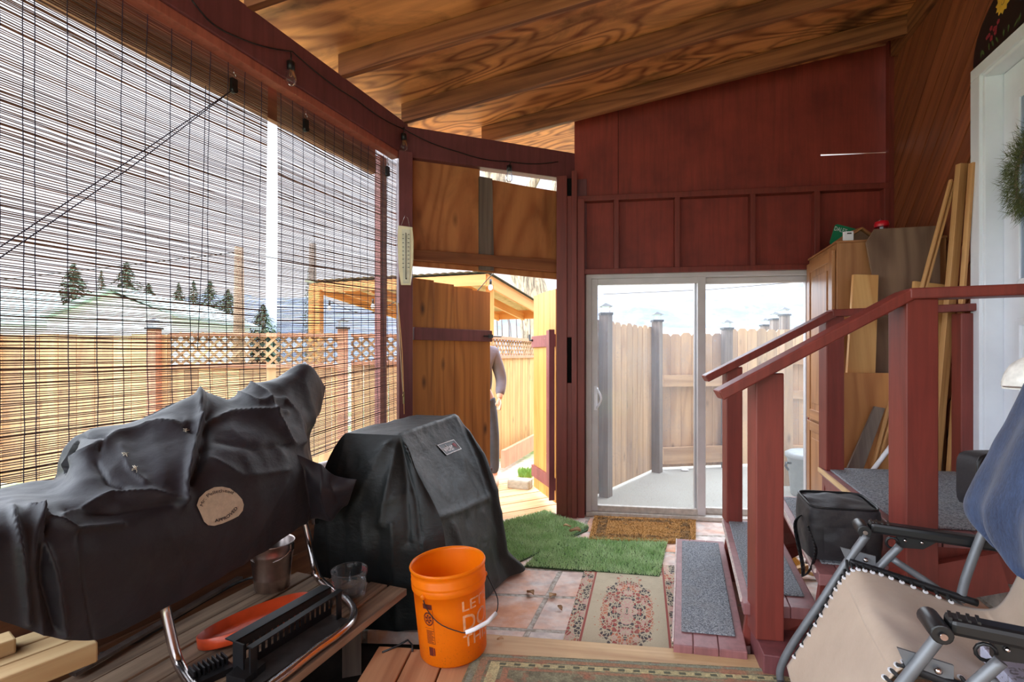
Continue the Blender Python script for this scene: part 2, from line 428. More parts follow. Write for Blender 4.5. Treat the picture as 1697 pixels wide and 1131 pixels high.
# short angled wall over the garden gate
wg = struct('wall_corner', 'short angled wall above the garden gate')
L = GD.length
b = MB(); b.beam(gw(.0, .05, 2.755), gw(L+.05, .05, 2.775), .09, .225); st(b.build('header_beam', M['red_dark'], wg, bevel=.004))
def gpanel(name, pxs, mat, off, th):
    b = MB(); pts = [gw(gws(px), off, gwz(px, py)) for px, py in pxs]
    b.prism(pts, GN*th); return st(b.build(name, mat, wg))
gpanel('plywood_panel', [(676, 438), (800, 448), (799, 262), (676, 248)], M['ply_wall'], .06, .015)
gpanel('plywood_panel', [(797, 448), (934, 462), (934, 314), (880, 305), (801, 290)], M['ply_wall'], .065, .015)
gpanel('batten', [(797, 446), (821, 448), (818, 294), (797, 290)], M['grey_wood'], .03, .03)
b = MB(); a, c = gws(680), gws(941)
b.hexa([gw(a, 0, gwz(682, 430)), gw(c, 0, gwz(941, 452)), gw(c, .09, gwz(941, 452)), gw(a, .09, gwz(682, 430)), gw(a, 0, gwz(682, 413)), gw(c, 0, gwz(941, 432)), gw(c, .09, gwz(941, 432)), gw(a, .09, gwz(682, 413))])
st(b.build('lintel', M['lintel'], wg, bevel=.003))

# post cluster between gate and glass door: boards with two mortise slots
wp = struct('trim_1', 'dark red post cluster beside the gate')
zt = 2.66
def bpx(name, x0, x1, z0, z1, off, th, mat):
    b = MB(); a, c = bwx(x0, off), bwx(x1, off)
    p, q = bw(a, off), bw(c, off); n = BN*th
    b.hexa([V(p.x, p.y, z0), V(q.x, q.y, z0), V(q.x, q.y, z0)+n, V(p.x, p.y, z0)+n, V(p.x, p.y, z1), V(q.x, q.y, z1), V(q.x, q.y, z1)+n, V(p.x, p.y, z1)+n])
    return st(b.build(name, mat, wp, bevel=.003))
z = lambda py: bwz(945, py)
bpx('post', 925, 942.5, BZ, zt, -.1, .1, M['red'])
bpx('slot_board', 942, 950.5, BZ, z(634), -.085, .04, M['red']); bpx('slot_board', 942, 950.5, z(560), z(330), -.085, .04, M['red'])
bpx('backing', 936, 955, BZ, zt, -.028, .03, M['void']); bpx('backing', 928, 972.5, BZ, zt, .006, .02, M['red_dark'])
bpx('post', 950, 959, BZ, z(290), -.095, .09, M['red']); bpx('post', 959, 971, BZ, z(335), -.08, .1, M['red'])

# back wall over the glass door
wb = struct('wall_back', 'dark red boarded wall over the sliding glass door')
xl, xr = bwx(952), EP.x
DT = bwz(1150, 452)                                              # top of the door opening
def bpoly(name, pts, off, th, mat, parent=wb, bevel=0.0):       # pts (X, z) on the wall
    b = MB(); b.prism([bw(x, off, zz) for x, zz in pts], BN*th); return st(b.build(name, mat, parent, bevel=bevel))
zc = lambda x: zr(bw(x))+.14
dx1 = bwx(1342)
xs = bwx(1025)
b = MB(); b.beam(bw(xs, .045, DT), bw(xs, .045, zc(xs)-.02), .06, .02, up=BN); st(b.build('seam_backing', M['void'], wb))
zs0 = bwz(1365, 256, .02); zs1 = bwz(1450, 253, .02)
slx0, slx1 = bwx(1362), bwx(1452)
bpoly('sheathing', [(xl, DT), (xs-.002, DT), (xs-.002, zc(xs)), (xl, zc(xl))], .02, .015, M['red_wall'])
bpoly('sheathing', [(xs+.002, DT), (slx0, DT), (slx0, zc(slx0)), (xs+.002, zc(xs))], .02, .015, M['red_wall'])
bpoly('sheathing', [(slx0, DT), (xr, DT), (xr, zs1-.006), (slx1, zs1-.004), (slx0, zs0-.010)], .02, .015, M['red_wall'])
bpoly('sheathing', [(slx0, zs0+.004), (slx1, zs1), (xr, zs1), (xr, zc(xr)), (slx0, zc(slx0))], .02, .015, M['red_wall'])
bpoly('sheathing', [(dx1, BZ), (xr, BZ), (xr, DT), (dx1, DT)], .02, .015, M['red_wall'])
zr0, zr1 = bwz(960, 325, -.05), bwz(1475, 302, -.05)
def zrail(x): return zr0+(zr1-zr0)*(x-xl)/(xr-xl)
b = MB(); b.hexa([bw(xl, -.05, zr0-.045), bw(xr-.02, -.05, zr1-.045), bw(xr-.02, .02, zr1-.045), bw(xl, .02, zr0-.045), bw(xl, -.05, zr0), bw(xr-.02, -.05, zr1), bw(xr-.02, .02, zr1), bw(xl, .02, zr0)])
st(b.build('top_rail', M['red'], wb, bevel=.003))
b = MB(); b.beam(bw(xl, -.015, DT+.02), bw(xr-.02, -.015, DT+.02), .07, .042); st(b.build('bottom_plate', M['red'], wb, bevel=.003))
for px in (964, 1023, 1124.5, 1250, 1357, 1473):
    x = min(bwx(px, -.05), xr-.03); b = MB(); b.beam(bw(x, -.012, DT+.03), bw(x, -.012, zrail(x)-.03), .04, .065, up=BN); st(b.build('stud', M['red'], wb, bevel=.003))
x = xr-.02; b = MB(); b.beam(bw(x, -.02, BZ), bw(x, -.02, zc(x)), .045, .04, up=BN); st(b.build('corner_board', M['red'], wb))

# sliding glass door
def glass_mat(name, dirt, tint=(240, 246, 252), seed=0):
    t = NT(name); p = t.map(t.pos(), loc=(seed, 0, 0))
    tr = t.n('ShaderNodeBsdfTransparent'); tr.inputs[0].default_value = (.97, .985, 1, 1)
    gl = t.n('ShaderNodeBsdfGlossy'); gl.inputs['Roughness'].default_value = .03
    fr = t.n('ShaderNodeFresnel'); fr.inputs[0].default_value = 1.45
    mx = t.n('ShaderNodeMixShader'); t.l(t.math('MULTIPLY', fr.outputs[0], .7), mx.inputs[0]); t.l(tr.outputs[0], mx.inputs[1]); t.l(gl.outputs[0], mx.inputs[2])
    if not dirt: t.l(mx.outputs[0], t.out.inputs[0]); return t.m
    df = t.n('ShaderNodeBsdfTranslucent'); df.inputs[0].default_value = srgb(*tint)
    big = t.ramp(t.noise(p, 2.2, 4, .6), .35, .75); spk = t.ramp(t.noise(p, 85, 3, .75), .57, .66)
    spots = t.math('MULTIPLY', spk, t.math('MULTIPLY_ADD', big, .55, .08))
    d = t.math('MULTIPLY_ADD', big, dirt*.5, dirt*.75); d = t.math('ADD', d, t.math('MULTIPLY', spots, .45), clamp=True)
    m2 = t.n('ShaderNodeMixShader'); t.l(d, m2.inputs[0]); t.l(mx.outputs[0], m2.inputs[1]); t.l(df.outputs[0], m2.inputs[2])
    t.l(m2.outputs[0], t.out.inputs[0]); return t.m
M['glass_dirty'] = glass_mat('dusty_door_glass', .14, (190, 196, 204))
M['glass'] = glass_mat('clear_glass', 0)
d1 = struct('door_1', 'white sliding glass door with dusty panes')
X = lambda px, off=.0: bwx(px, off)
zb, zt1 = BZ, DT+.005
def dbar(name, x0, x1, z0, z1, o0, o1, mat=None, parent=d1):
    b = MB(); b.hexa([bw(x0, o0, z0), bw(x1, o0, z0), bw(x1, o1, z0), bw(x0, o1, z0), bw(x0, o0, z1), bw(x1, o0, z1), bw(x1, o1, z1), bw(x0, o1, z1)])
    return st(b.build(name, mat or M['vinyl'], parent, bevel=.003))
DR = X(971)+1.83
dbar('frame_jamb', X(971), X(980), zb, zt1, -.01, .12); dbar('frame_jamb', DR-.04, DR, zb, zt1, -.01, .12)
dbar('frame_head', X(971), DR, zt1-.04, zt1, -.012, .12); dbar('frame_sill', X(971), DR, zb, zb+.035, -.03, .12, M['vinyl_dirty'])
xm = X(1161)
sp = MB()
def leaf(name, x0, x1, o0, o1):
    z0, z1 = zb+.035, zt1-.04; w = .052
    p = struct_part(name, bw((x0+x1)/2, o0, z0))
    for nm, c in (('stile', (x0, x0+w, z0, z1)), ('stile', (x1-w-.01, x1, z0, z1)), ('panel_rail', (x0+w, x1-w-.01, z1-.05, z1)), ('panel_rail', (x0+w, x1-w-.01, z0, z0+.05))):
        dbar(nm, *c[:2], c[2], c[3], o0, o1, M['vinyl'] if c[2] > z0+.5 or nm == 'stile' else M['vinyl_dirty'], p)
    b = MB(); om = (o0+o1)/2
    b.face([bw(x0+w, om, z0+.05), bw(x1-w-.01, om, z0+.05), bw(x1-w-.01, om, z1-.05), bw(x0+w, om, z1-.05)])
    st(b.build('pane', M['glass_dirty'], p)); return p
def struct_part(name, loc):
    o = bpy.data.objects.new(name, None); COL.objects.link(o); link(o, Vector(loc), d1); o['kind'] = 'structure'; return o
lf = leaf('sliding_panel', X(980), xm+.04, .0, .045)
leaf('fixed_panel', xm-.035, DR-.04, .055, .1)
b = MB(); hx = X(988); zz = bwz(985, 660); b.tube([bw(hx+.005, -.005, zz+.085)]+[bw(hx+.06*math.sin(PI*k/12)*.62, -.012-.05*math.sin(PI*k/12), zz+.085-.17*k/12) for k in range(1, 12)]+[bw(hx+.005, -.005, zz-.085)], .009, 10)
b.box(bw(hx-.004, -.008, zz), (.028, .012, .2), math.atan2(-.14, 1)); lab(st(b.build('door_handle', M['white'], lf)), 'white curved pull handle')

# house wall with diagonal siding, and the house door
wr = struct('wall_right', 'house wall of diagonal stained boards')
b = MB()
YA, YB = -2.6, EP.y
LR = (rw(YB)-rw(YA)).length
def rws(s, off=0.0, z=0.0): p = rw(YA)+RU*s+RN*off; return V(p.x, p.y, z)
dY0, dY1 = 1.86, 2.80                                            # casing outer edges of the door
s0, s1 = (rw(dY0)-rw(YA)).length, (rw(dY1)-rw(YA)).length
zdt = 2.72
from mathutils import geometry as _g
def clip(poly, a, bq, c):                                        # keep a*s+b*z <= c
    out = []
    for i in range(len(poly)):
        p, q = poly[i], poly[(i+1) % len(poly)]
        dp, dq = a*p[0]+bq*p[1]-c, a*q[0]+bq*q[1]-c
        if dp <= 0: out.append(p)
        if dp*dq < 0:
            t = dp/(dp-dq); out.append((p[0]+(q[0]-p[0])*t, p[1]+(q[1]-p[1])*t))
    return out
ztop = lambda s: zr(rws(s))+.14
regions = [[(s1-.002, -.17), (LR, -.17), (LR, ztop(LR)), (s1-.002, ztop(s1))], [(s0, zdt), (s1-.002, zdt), (s1-.002, ztop(s1)), (s0, ztop(s0))], [(0, -.17), (s0, -.17), (s0, ztop(s0)), (0, ztop(0))]]
bwid = .142; c45 = math.sqrt(.5)
for reg in regions:
    for k in range(-40, 60):
        lo, hi = k*bwid, k*bwid+bwid-.013                        # planks lie along (s - z) falling away from the viewer
        p = clip(clip(reg, c45, c45, hi), -c45, -c45, -lo)
        if len(p) >= 3:
            rr = random.random()
            pts = [rws(q[0], 0, q[1]) for q in p]
            n = (pts[1]-pts[0]).cross(pts[2]-pts[0])
            q2 = p if n.dot(RN) < 0 else p[::-1]
            uv = [((q[0]-q[1])*c45+rr*31, (q[0]+q[1])*c45+rr*77) for q in q2]
            b.face([rws(q[0], 0, q[1]) for q in q2], uv, rr)
            for i in range(len(q2)):
                a_, c_ = q2[i], q2[(i+1) % len(q2)]
                b.face([rws(c_[0], 0, c_[1]), rws(a_[0], 0, a_[1]), rws(a_[0], .012, a_[1]), rws(c_[0], .012, c_[1])], None, rr)
st(b.build('siding', M['siding'], wr))
b = MB()
for reg in regions: b.prism([rws(q[0], .012, q[1]) for q in reg], RN*.05)
st(b.build('wall_core', M['void'], wr))
b = MB(); zf = .46
b.prism([rws(.0, -.004, -.25), rws(LR-.6, -.004, -.25), rws(LR-.6, -.004, zf), rws(0, -.004, zf)], RN*.1)
st(b.build('foundation', plain('concrete_foundation', (186, 180, 172), .9, var=.3, sc=14, bump=.3), wr))

d2 = struct('door_2', 'white house door with a wreath')
LZ = .50
def rbox(name, sa, sb, za, zb_, o0, o1, mat, parent, bevel=.004):
    b = MB(); b.hexa([rws(sa, o0, za), rws(sb, o0, za), rws(sb, o1, za), rws(sa, o1, za), rws(sa, o0, zb_), rws(sb, o0, zb_), rws(sb, o1, zb_), rws(sa, o1, zb_)])
    return st(b.build(name, mat, parent, bevel=bevel))
cw = .085
rbox('casing', s1-cw, s1, LZ, zdt, -.025, .02, M['white_paint'], d2); rbox('casing', s0, s0+cw, LZ, zdt, -.025, .02, M['white_paint'], d2)
rbox('casing', s0, s1, zdt, zdt+cw*.75, -.025, .02, M['white_paint'], d2)
rbox('jamb', s1-cw-.02, s1-cw+.012, LZ, zdt-.02, -.01, .14, M['white_paint'], d2); rbox('jamb', s0+cw-.012, s0+cw+.02, LZ, zdt-.02, -.01, .14, M['white_paint'], d2)
rbox('jamb', s0+cw, s1-cw, zdt-.02, zdt+.012, -.01, .14, M['white_paint'], d2)
slab = rbox('door_slab', s0+cw+.022, s1-cw-.024, LZ+.02, zdt-.024, .07, .115, M['white_paint'], d2)
rbox('threshold', s0+cw, s1-cw, LZ, LZ+.02, -.02, .14, M['vinyl_dirty'], d2)
sm = (s0+s1)/2; hw = (s1-s0)/2-cw-.15
for za, zb_, nm in ((LZ+.2, LZ+.85, 'panel_moulding'), (LZ+1.05, zdt-.2, 'glazed_opening')):
    b = MB()
    for (sa, z1_, sb, z2_) in ((sm-hw, za, sm+hw, za), (sm+hw, za, sm+hw, zb_), (sm+hw, zb_, sm-hw, zb_), (sm-hw, zb_, sm-hw, za)):
        b.beam(rws(sa, .066, z1_), rws(sb, .066, z2_), .016, .04, up=RN if False else (0, 0, 1) if z1_ == z2_ else RU)
    st(b.build(nm, M['white_paint'], slab, bevel=.004))
b = MB(); b.prism([rws(sm-hw+.02, .066, LZ+1.07), rws(sm+hw-.02, .066, LZ+1.07), rws(sm+hw-.02, .066, zdt-.22), rws(sm-hw+.02, .066, zdt-.22)], RN*.004)
st(b.build('pane', plain('door_lite', (150, 165, 185), .1, var=.05), slab))

# floors
def brick_mat():
    t = NT('brick_pavers'); p = t.pos(); xy = t.n('ShaderNodeSeparateXYZ'); t.l(p, xy.inputs[0])
    uu = t.math('ADD', t.math('MULTIPLY_ADD', xy.outputs[1], -.33, xy.outputs[0]), .71); vv = t.math('ADD', t.math('MULTIPLY_ADD', xy.outputs[0], .09, xy.outputs[1]), -.02)
    wob = t.noise(p, 7, 2); cbn = t.n('ShaderNodeCombineXYZ'); t.l(t.math('MULTIPLY_ADD', wob, .012, uu), cbn.inputs[0]); t.l(t.math('MULTIPLY_ADD', wob, .012, vv), cbn.inputs[1])
    br = t.n('ShaderNodeTexBrick'); t.l(cbn.outputs[0], br.inputs['Vector']); br.offset = 0; br.inputs['Scale'].default_value = 1
    br.inputs['Brick Width'].default_value = .40; br.inputs['Row Height'].default_value = .345; br.inputs['Mortar Size'].default_value = .016
    br.inputs['Mortar Smooth'].default_value = .3; br.inputs['Color1'].default_value = (0, 0, 0, 1); br.inputs['Color2'].default_value = (1, 1, 1, 1)
    sep = t.n('ShaderNodeSeparateColor'); t.l(br.outputs['Color'], sep.inputs[0])
    n1 = t.noise(p, 3.4, 6, .62, .5); n2 = t.noise(p, 14, 5, .6)
    tile = t.mix(t.ramp(n2, .3, .7), srgb(228, 170, 136), srgb(208, 144, 110))
    whit = t.ramp(t.math('ADD', n1, t.math('MULTIPLY_ADD', sep.outputs[0], .30, -.08)), .36, .66)
    tile = t.mix(t.math('MULTIPLY', whit, .85), tile, t.mix(t.ramp(n2, .4, .65), srgb(232, 226, 220), srgb(196, 192, 190)))
    mort = t.mix(t.ramp(t.noise(p, 40, 4), .35, .65), srgb(200, 192, 182), srgb(142, 130, 116))
    col = t.mix(br.outputs['Fac'], tile, mort)
    ht = t.math('ADD', t.math('MULTIPLY_ADD', br.outputs['Fac'], -1, 1), t.math('MULTIPLY', n2, .35))
    t.bsdf(col, .75, bump=ht, bs=.6, bd=.012); return t.m
M['brick'] = brick_mat()
fl = struct('floor', 'porch floor of worn brick pavers and pine deck boards')
b = MB(); poly = [V(-.33, 1.88, BZ), V(2.9, 1.0, BZ), V(3.05, 3.95, BZ), V(.52, 4.30, BZ), V(.36, 4.22, BZ), V(-.86, 3.72, BZ), V(-1.36, 2.44, BZ), V(-.36, 2.40, BZ)]
b.prism([p-V(0, 0, .06) for p in poly], V(0, 0, .06)); st(b.build('brick_paving', M['brick'], fl))
# raised pine deck with a nosing board
A, Bq = G(840, 1087, 0), G(1120, 1110, 0)
dd = (Bq-A).normalized(); dn = V(-dd.y, dd.x, 0)
NZ0 = A-dd*.13; NZ1 = Bq+dd*1.4
b = MB(); b.beam(NZ0+dn*.07-V(0, 0, .02), NZ1+dn*.07-V(0, 0, .02), .14, .04); nose = st(b.build('nosing_board', M['nosing'], fl, bevel=.005))
b = MB(); b.beam(NZ0+dn*.12-V(0, 0, .11), NZ1+dn*.12-V(0, 0, .11), .02, .14); st(b.build('step_riser', M['nosing'], fl))
# deck boards run towards the nosing
b = MB()
for k in range(-2, 13):
    x0 = -.24+k*.142
    a = NZ0+dd*(x0+.20); top_ = a+dn*(-.003)
    back = V(a.x-.3, -1.0, 0)
    b.beam(V(top_.x, top_.y, -.02), V(back.x+.02, back.y, -.02), .136, .04)
st(b.build('deck_board', M['deck_new'], fl, bevel=.004))
b = MB(); b.box((.45, .8, -.27), (4.6, 3.6, .04)); st(b.build('under_deck_soil', plain('dark_soil', (38, 30, 25), .95, var=.4, sc=20, bump=.5), fl))
# ------------------------------------------------------------------ bamboo blinds
def blind(name, label, pxa, pxb, zt_, zba, zbb, seed, cords, nseg=18):
    off = .105
    rng = random.Random(seed)
    Ya, Yb = [hit(px, LP+LN*off, LD).y for px in (pxa, pxb)]
    def P(Y, z, o=0.0):
        f = max(0, (zt_-z)/(zt_-.5))
        bl = off+.02*math.sin(f*PI)*math.sin((Y-Ya)/(Yb-Ya)*PI)+.01*math.sin(Y*3.1+z*2.0+seed)+o
        return LP+LD*(Y-LP.y)+LN*bl+V(0, 0, z)
    root = thing(name, label, 'blind', P((Ya+Yb)/2, zba))
    b = MB(); z = zt_
    n = int((zt_-min(zba, zbb))/.0084)
    for k in range(n):
        f = k/(n-1)
        za = zt_+(zba-zt_)*f; zb_ = zt_+(zbb-zt_)*f
        za += rng.uniform(-.0022, .0022)+.006*math.sin(k*.13+seed); zb_ += rng.uniform(-.0022, .0022)+.004*math.sin(k*.21+seed*2)
        th = rng.uniform(.0030, .0047)*(1.5 if rng.random() < .07 else 1)
        r = rng.random(); i0 = len(b.v)
        sag = rng.uniform(-.004, .002)
        for i in range(nseg+1):
            t = i/nseg; Y = Ya+(Yb-Ya)*t
            zz = za+(zb_-za)*t+sag*math.sin(PI*t)+rng.uniform(-.0011, .0011)
            c = P(Y, zz)
            for dz, do in ((-th/2, -.001), (-th/2, .001), (th/2, .001), (th/2, -.001)):
                b.v.append(c+LN*do+V(0, 0, dz))
        for i in range(nseg):
            for q in range(4):
                q2 = (q+1) % 4; a = i0+i*4
                b.f.append([a+q, a+4+q, a+4+q2, a+q2]); x0, x1 = i*.1+r*9, (i+1)*.1+r*9
                b.uv.append([(x0, q*.003), (x1, q*.003), (x1, q2*.003), (x0, q2*.003)]); b.r.append(r); b.sm.append(False)
        # now and then a broken sliver rides on top
    b.build('slats', M['slat'], root)
    for px in cords:
        Y = hit(px, LP+LN*off, LD).y
        if not (Ya-.02 < Y < Yb+.02): continue
        b = MB(); pts = []
        zb2 = zba+(zbb-zba)*(Y-Ya)/(Yb-Ya)
        m = 46
        for i in range(m+1):
            zz = zt_+(zb2-zt_)*i/m
            pts.append(P(Y+.002*math.sin(i*.9+px)*rng.random(), zz, -.003))
        b.tube(pts, .0017, 5); b.build('warp_cord', M['cord'], root)
    return root, P
bl1, P1 = blind('bamboo_blind', 'bamboo slat blind nearer the viewer with a diagonal pull cord', -300, 431, 2.64, .50, .52, 3,
     (-250, -200, -150, -100, -60, -30, 12, 33, 90, 140, 185, 227, 269, 302, 334, 364, 392, 420))
bl2, P2 = blind('bamboo_blind', 'bamboo slat blind beside the dark red corner post', 447, 658, 2.64, .54, .66, 5,
     (453, 474, 492, 512, 531, 547, 563, 579, 593, 605, 618, 630, 637, 645, 652), 14)
def pulley(root, P, px, zz):
    Y = hit(px, LP+LN*.105, LD).y; p = P(Y, zz, -.02)
    b = MB(); b.tube([p+V(0, 0, .10), p+V(0, 0, .08)]+[p+LU*.013*math.sin(a)+V(0, 0, .065+.015*math.cos(a)) for a in [k*.5 for k in range(9)]], .003, 6); hk = b.build('hook', M['chrome'], root)
    b = MB(); b.box(p+V(0, 0, .02), (.018, .03, .06), math.atan2(LU.y, LU.x)-PI/2); b.tube([p+V(0, 0, -.005)-LN*.012, p+V(0, 0, -.005)+LN*.012], .016, 12); b.build('pulley', M['black'], root)
    return p
pa = pulley(bl1, P1, 370, 2.50); pulley(bl2, P2, 493, 2.50); pulley(bl2, P2, 634, 2.50)
for d in (0, .035):
    b = MB(); e = lw(1.5, -.02, 1.42-d); b.tube([pa, (pa+e)/2+V(0, 0, -.004-d*.4), e], .0022, 5); b.build('pull_cord', M['cord'], bl1)
b = MB(); b.tube([P1(hit(366, LP, LD).y, 2.45, -.012), P1(hit(360, LP, LD).y, 1.6, -.02), P1(hit(352, LP, LD).y, 1.2, -.016)], .0018, 5); b.build('pull_cord', M['cord'], bl1)
q0 = lw(3.55, -.01, 1.55); q1 = LP+V(.005, -.06, .86)
b = MB(); b.tube([q0, (q0+q1)/2+V(0, -.015, 0), q1], .003, 6); b.build('pull_cord', plain('tan_cord', (206, 184, 150), .8), bl2)
b = MB(); b.tube([q0+V(.006, -.012, 0), (q0+q1)/2+V(.018, -.03, 0), q1+V(.004, -.002, 0), q1+V(.006, -.004, -.11)], .003, 6); b.build('pull_cord', M['pine'], bl2)
cl = MB(); cl.box(q1+V(.004, -.01, 0), (.012, .014, .07)); cl.tube([q1+V(.004, -.01, .05), q1+V(.004, -.03, .02)], .006); cl.build('cleat', plain('brass_cleat', (150, 130, 90), .4, .8), bl2)

# ------------------------------------------------------------------ string lights
M['bulb'] = glass_mat('bulb_glass', .10, (230, 235, 240))
M['filament'] = plain('filament', (225, 190, 120), .4, .5)
sl = thing('string_light', 'black string light with clear bulbs looped along the dark red beams', 'string light', lw(2.6, -.01, 2.6))
def lwp(px, py): return onw(px, py, LP-LN*.012, LD)
anch = [lwp(318, 0), lwp(372, 52), lwp(484, 85), lwp(590, 165), lwp(667, 213), onw(760, 252, GP-GN*.012, GD), onw(843, 268, GP-GN*.012, GD), onw(925, 268, GP-GN*.012, GD)]
path = []
for i in range(len(anch)-1):
    for k in range(8):
        t = k/8; p = anch[i].lerp(anch[i+1], t); p.z -= .018*math.sin(PI*t); path.append(p)
path.append(anch[-1])
b = MB(); b.tube(path, .0038, 6); b.build('cable', M['black'], sl)
def bulb(parent, p, drop=.07, lean=(0, 0)):
    q = p+V(lean[0], lean[1], -drop)
    b = MB(); b.tube([p, (p+q)/2+V(.002, 0, 0), q], .0035, 6); b.tube([q, q-V(0, 0, .006), q-V(0, 0, .05)], [.013, .021, .020], 14); s = b.build('socket', M['black'], parent)
    z = q-V(0, 0, .05)
    b = MB(); b.lathe([(x*1.3, y*1.25) for x, y in [(.0125, 0), (.0165, -.012), (.0215, -.03), (.0225, -.042), (.019, -.056), (.010, -.065), (.0005, -.068)]], z, 18); b.build('bulb', M['bulb'], s)
    b = MB(); b.tube([z+V(-.004, 0, -.002), z+V(-.006, 0, -.03), z+V(0, 0, -.034), z+V(.006, 0, -.03), z+V(.004, 0, -.002)], .0013, 5); b.build('filament', M['filament'], s)
bulb(sl, lwp(482, 86), .05); bulb(sl, lwp(668, 213)+V(.01, -.02, 0), .045); bulb(sl, onw(846, 268, GP-GN*.02, GD), .03, (-.01, 0))

# thermometer on the corner post
th = thing('wall_thermometer', 'cream wall thermometer hung on the dark red corner post', 'thermometer', W(672, 470, 3.53))
M['cream'] = plain('cream_plastic', (226, 214, 176), .4, var=.06)
def tpt(px, py, o=0.0): return W(px, py, 3.55-o)
b = MB(); outl = [(661, 375), (684, 378), (686, 400), (685.5, 430), (683, 455), (681, 473), (665.5, 473), (662, 450), (660.5, 420), (660, 395)]
b.prism([tpt(*q) for q in outl], V(0, -.02, 0)); b.build('housing', M['cream'], th, bevel=.004)
b = MB(); b.prism([tpt(666, 380, .021), tpt(680, 381, .021), tpt(679, 470, .021), tpt(668, 470, .021)], V(0, -.002, 0)); fp = b.build('scale_plate', plain('thermo_plate', (206, 200, 176), .5), th)
b = MB(); b.tube([tpt(672.5, 386, .025), tpt(672.5, 462, .025)], .0022, 6); b.ball(tpt(672.8, 462, .025), .006); b.build('tube', plain('thermo_fluid', (70, 66, 70), .3), th)
for k in range(9):
    for sx in (-1, 1): b = MB(); b.box(tpt(672.5+sx*4.4, 389+k*6.8, .024), (.012, .001, .004)); b.build('scale_marking', M['black'], fp)
b = MB(); b.tube([tpt(665, 374), tpt(671, 358, .01), tpt(676, 362, .005), tpt(679, 377)], .0012, 5); b.build('hanging_wire', M['chrome'], th)

# ------------------------------------------------------------------ outdoors
GZ = -.24
def ground_mat():
    t = NT('yard_ground'); p = t.pos(); n1 = t.noise(p, .9, 5, .6); n2 = t.noise(p, 16, 5, .65)
    d = t.mix(t.ramp(n2, .3, .7), srgb(206, 194, 176), srgb(160, 146, 128)); g = t.mix(t.ramp(n2, .3, .7), srgb(150, 176, 104), srgb(112, 140, 76))
    t.bsdf(t.mix(t.ramp(n1, .46, .56), d, g), .95, bump=n2, bs=.6, bd=.03); return t.m
b = MB(); b.grid(lambda u, v: V(-45+90*u, -12+72*v, GZ-.06+.03*noise.noise(V(u*40, v*40, 0))), 60, 60, 1, 1); gd = b.build('ground', ground_mat()); st(gd, 'bare yard with patches of grass')
t = NT('exposed_aggregate'); p = t.pos(); n1 = t.noise(p, 130, 3, .7); n2 = t.noise(p, 1.6, 5, .6)
t.bsdf(t.mix(t.ramp(n1, .35, .65), t.mix(n2, srgb(188, 188, 180), srgb(168, 164, 152)), srgb(136, 134, 126)), .9, bump=n1, bs=.4, bd=.01); M['aggregate'] = t.m
b = MB(); b.prism([bw(.55, .12, GZ-.05), bw(2.6, .12, GZ-.05), V(4.6, 4.6, GZ-.05), V(4.6, 7.0, GZ-.05), V(1.2, 7.0, GZ-.05), V(.5, 5.0, GZ-.05)], V(0, 0, .06)); st(b.build('patio', M['aggregate']), 'pale aggregate patio beyond the glass door')

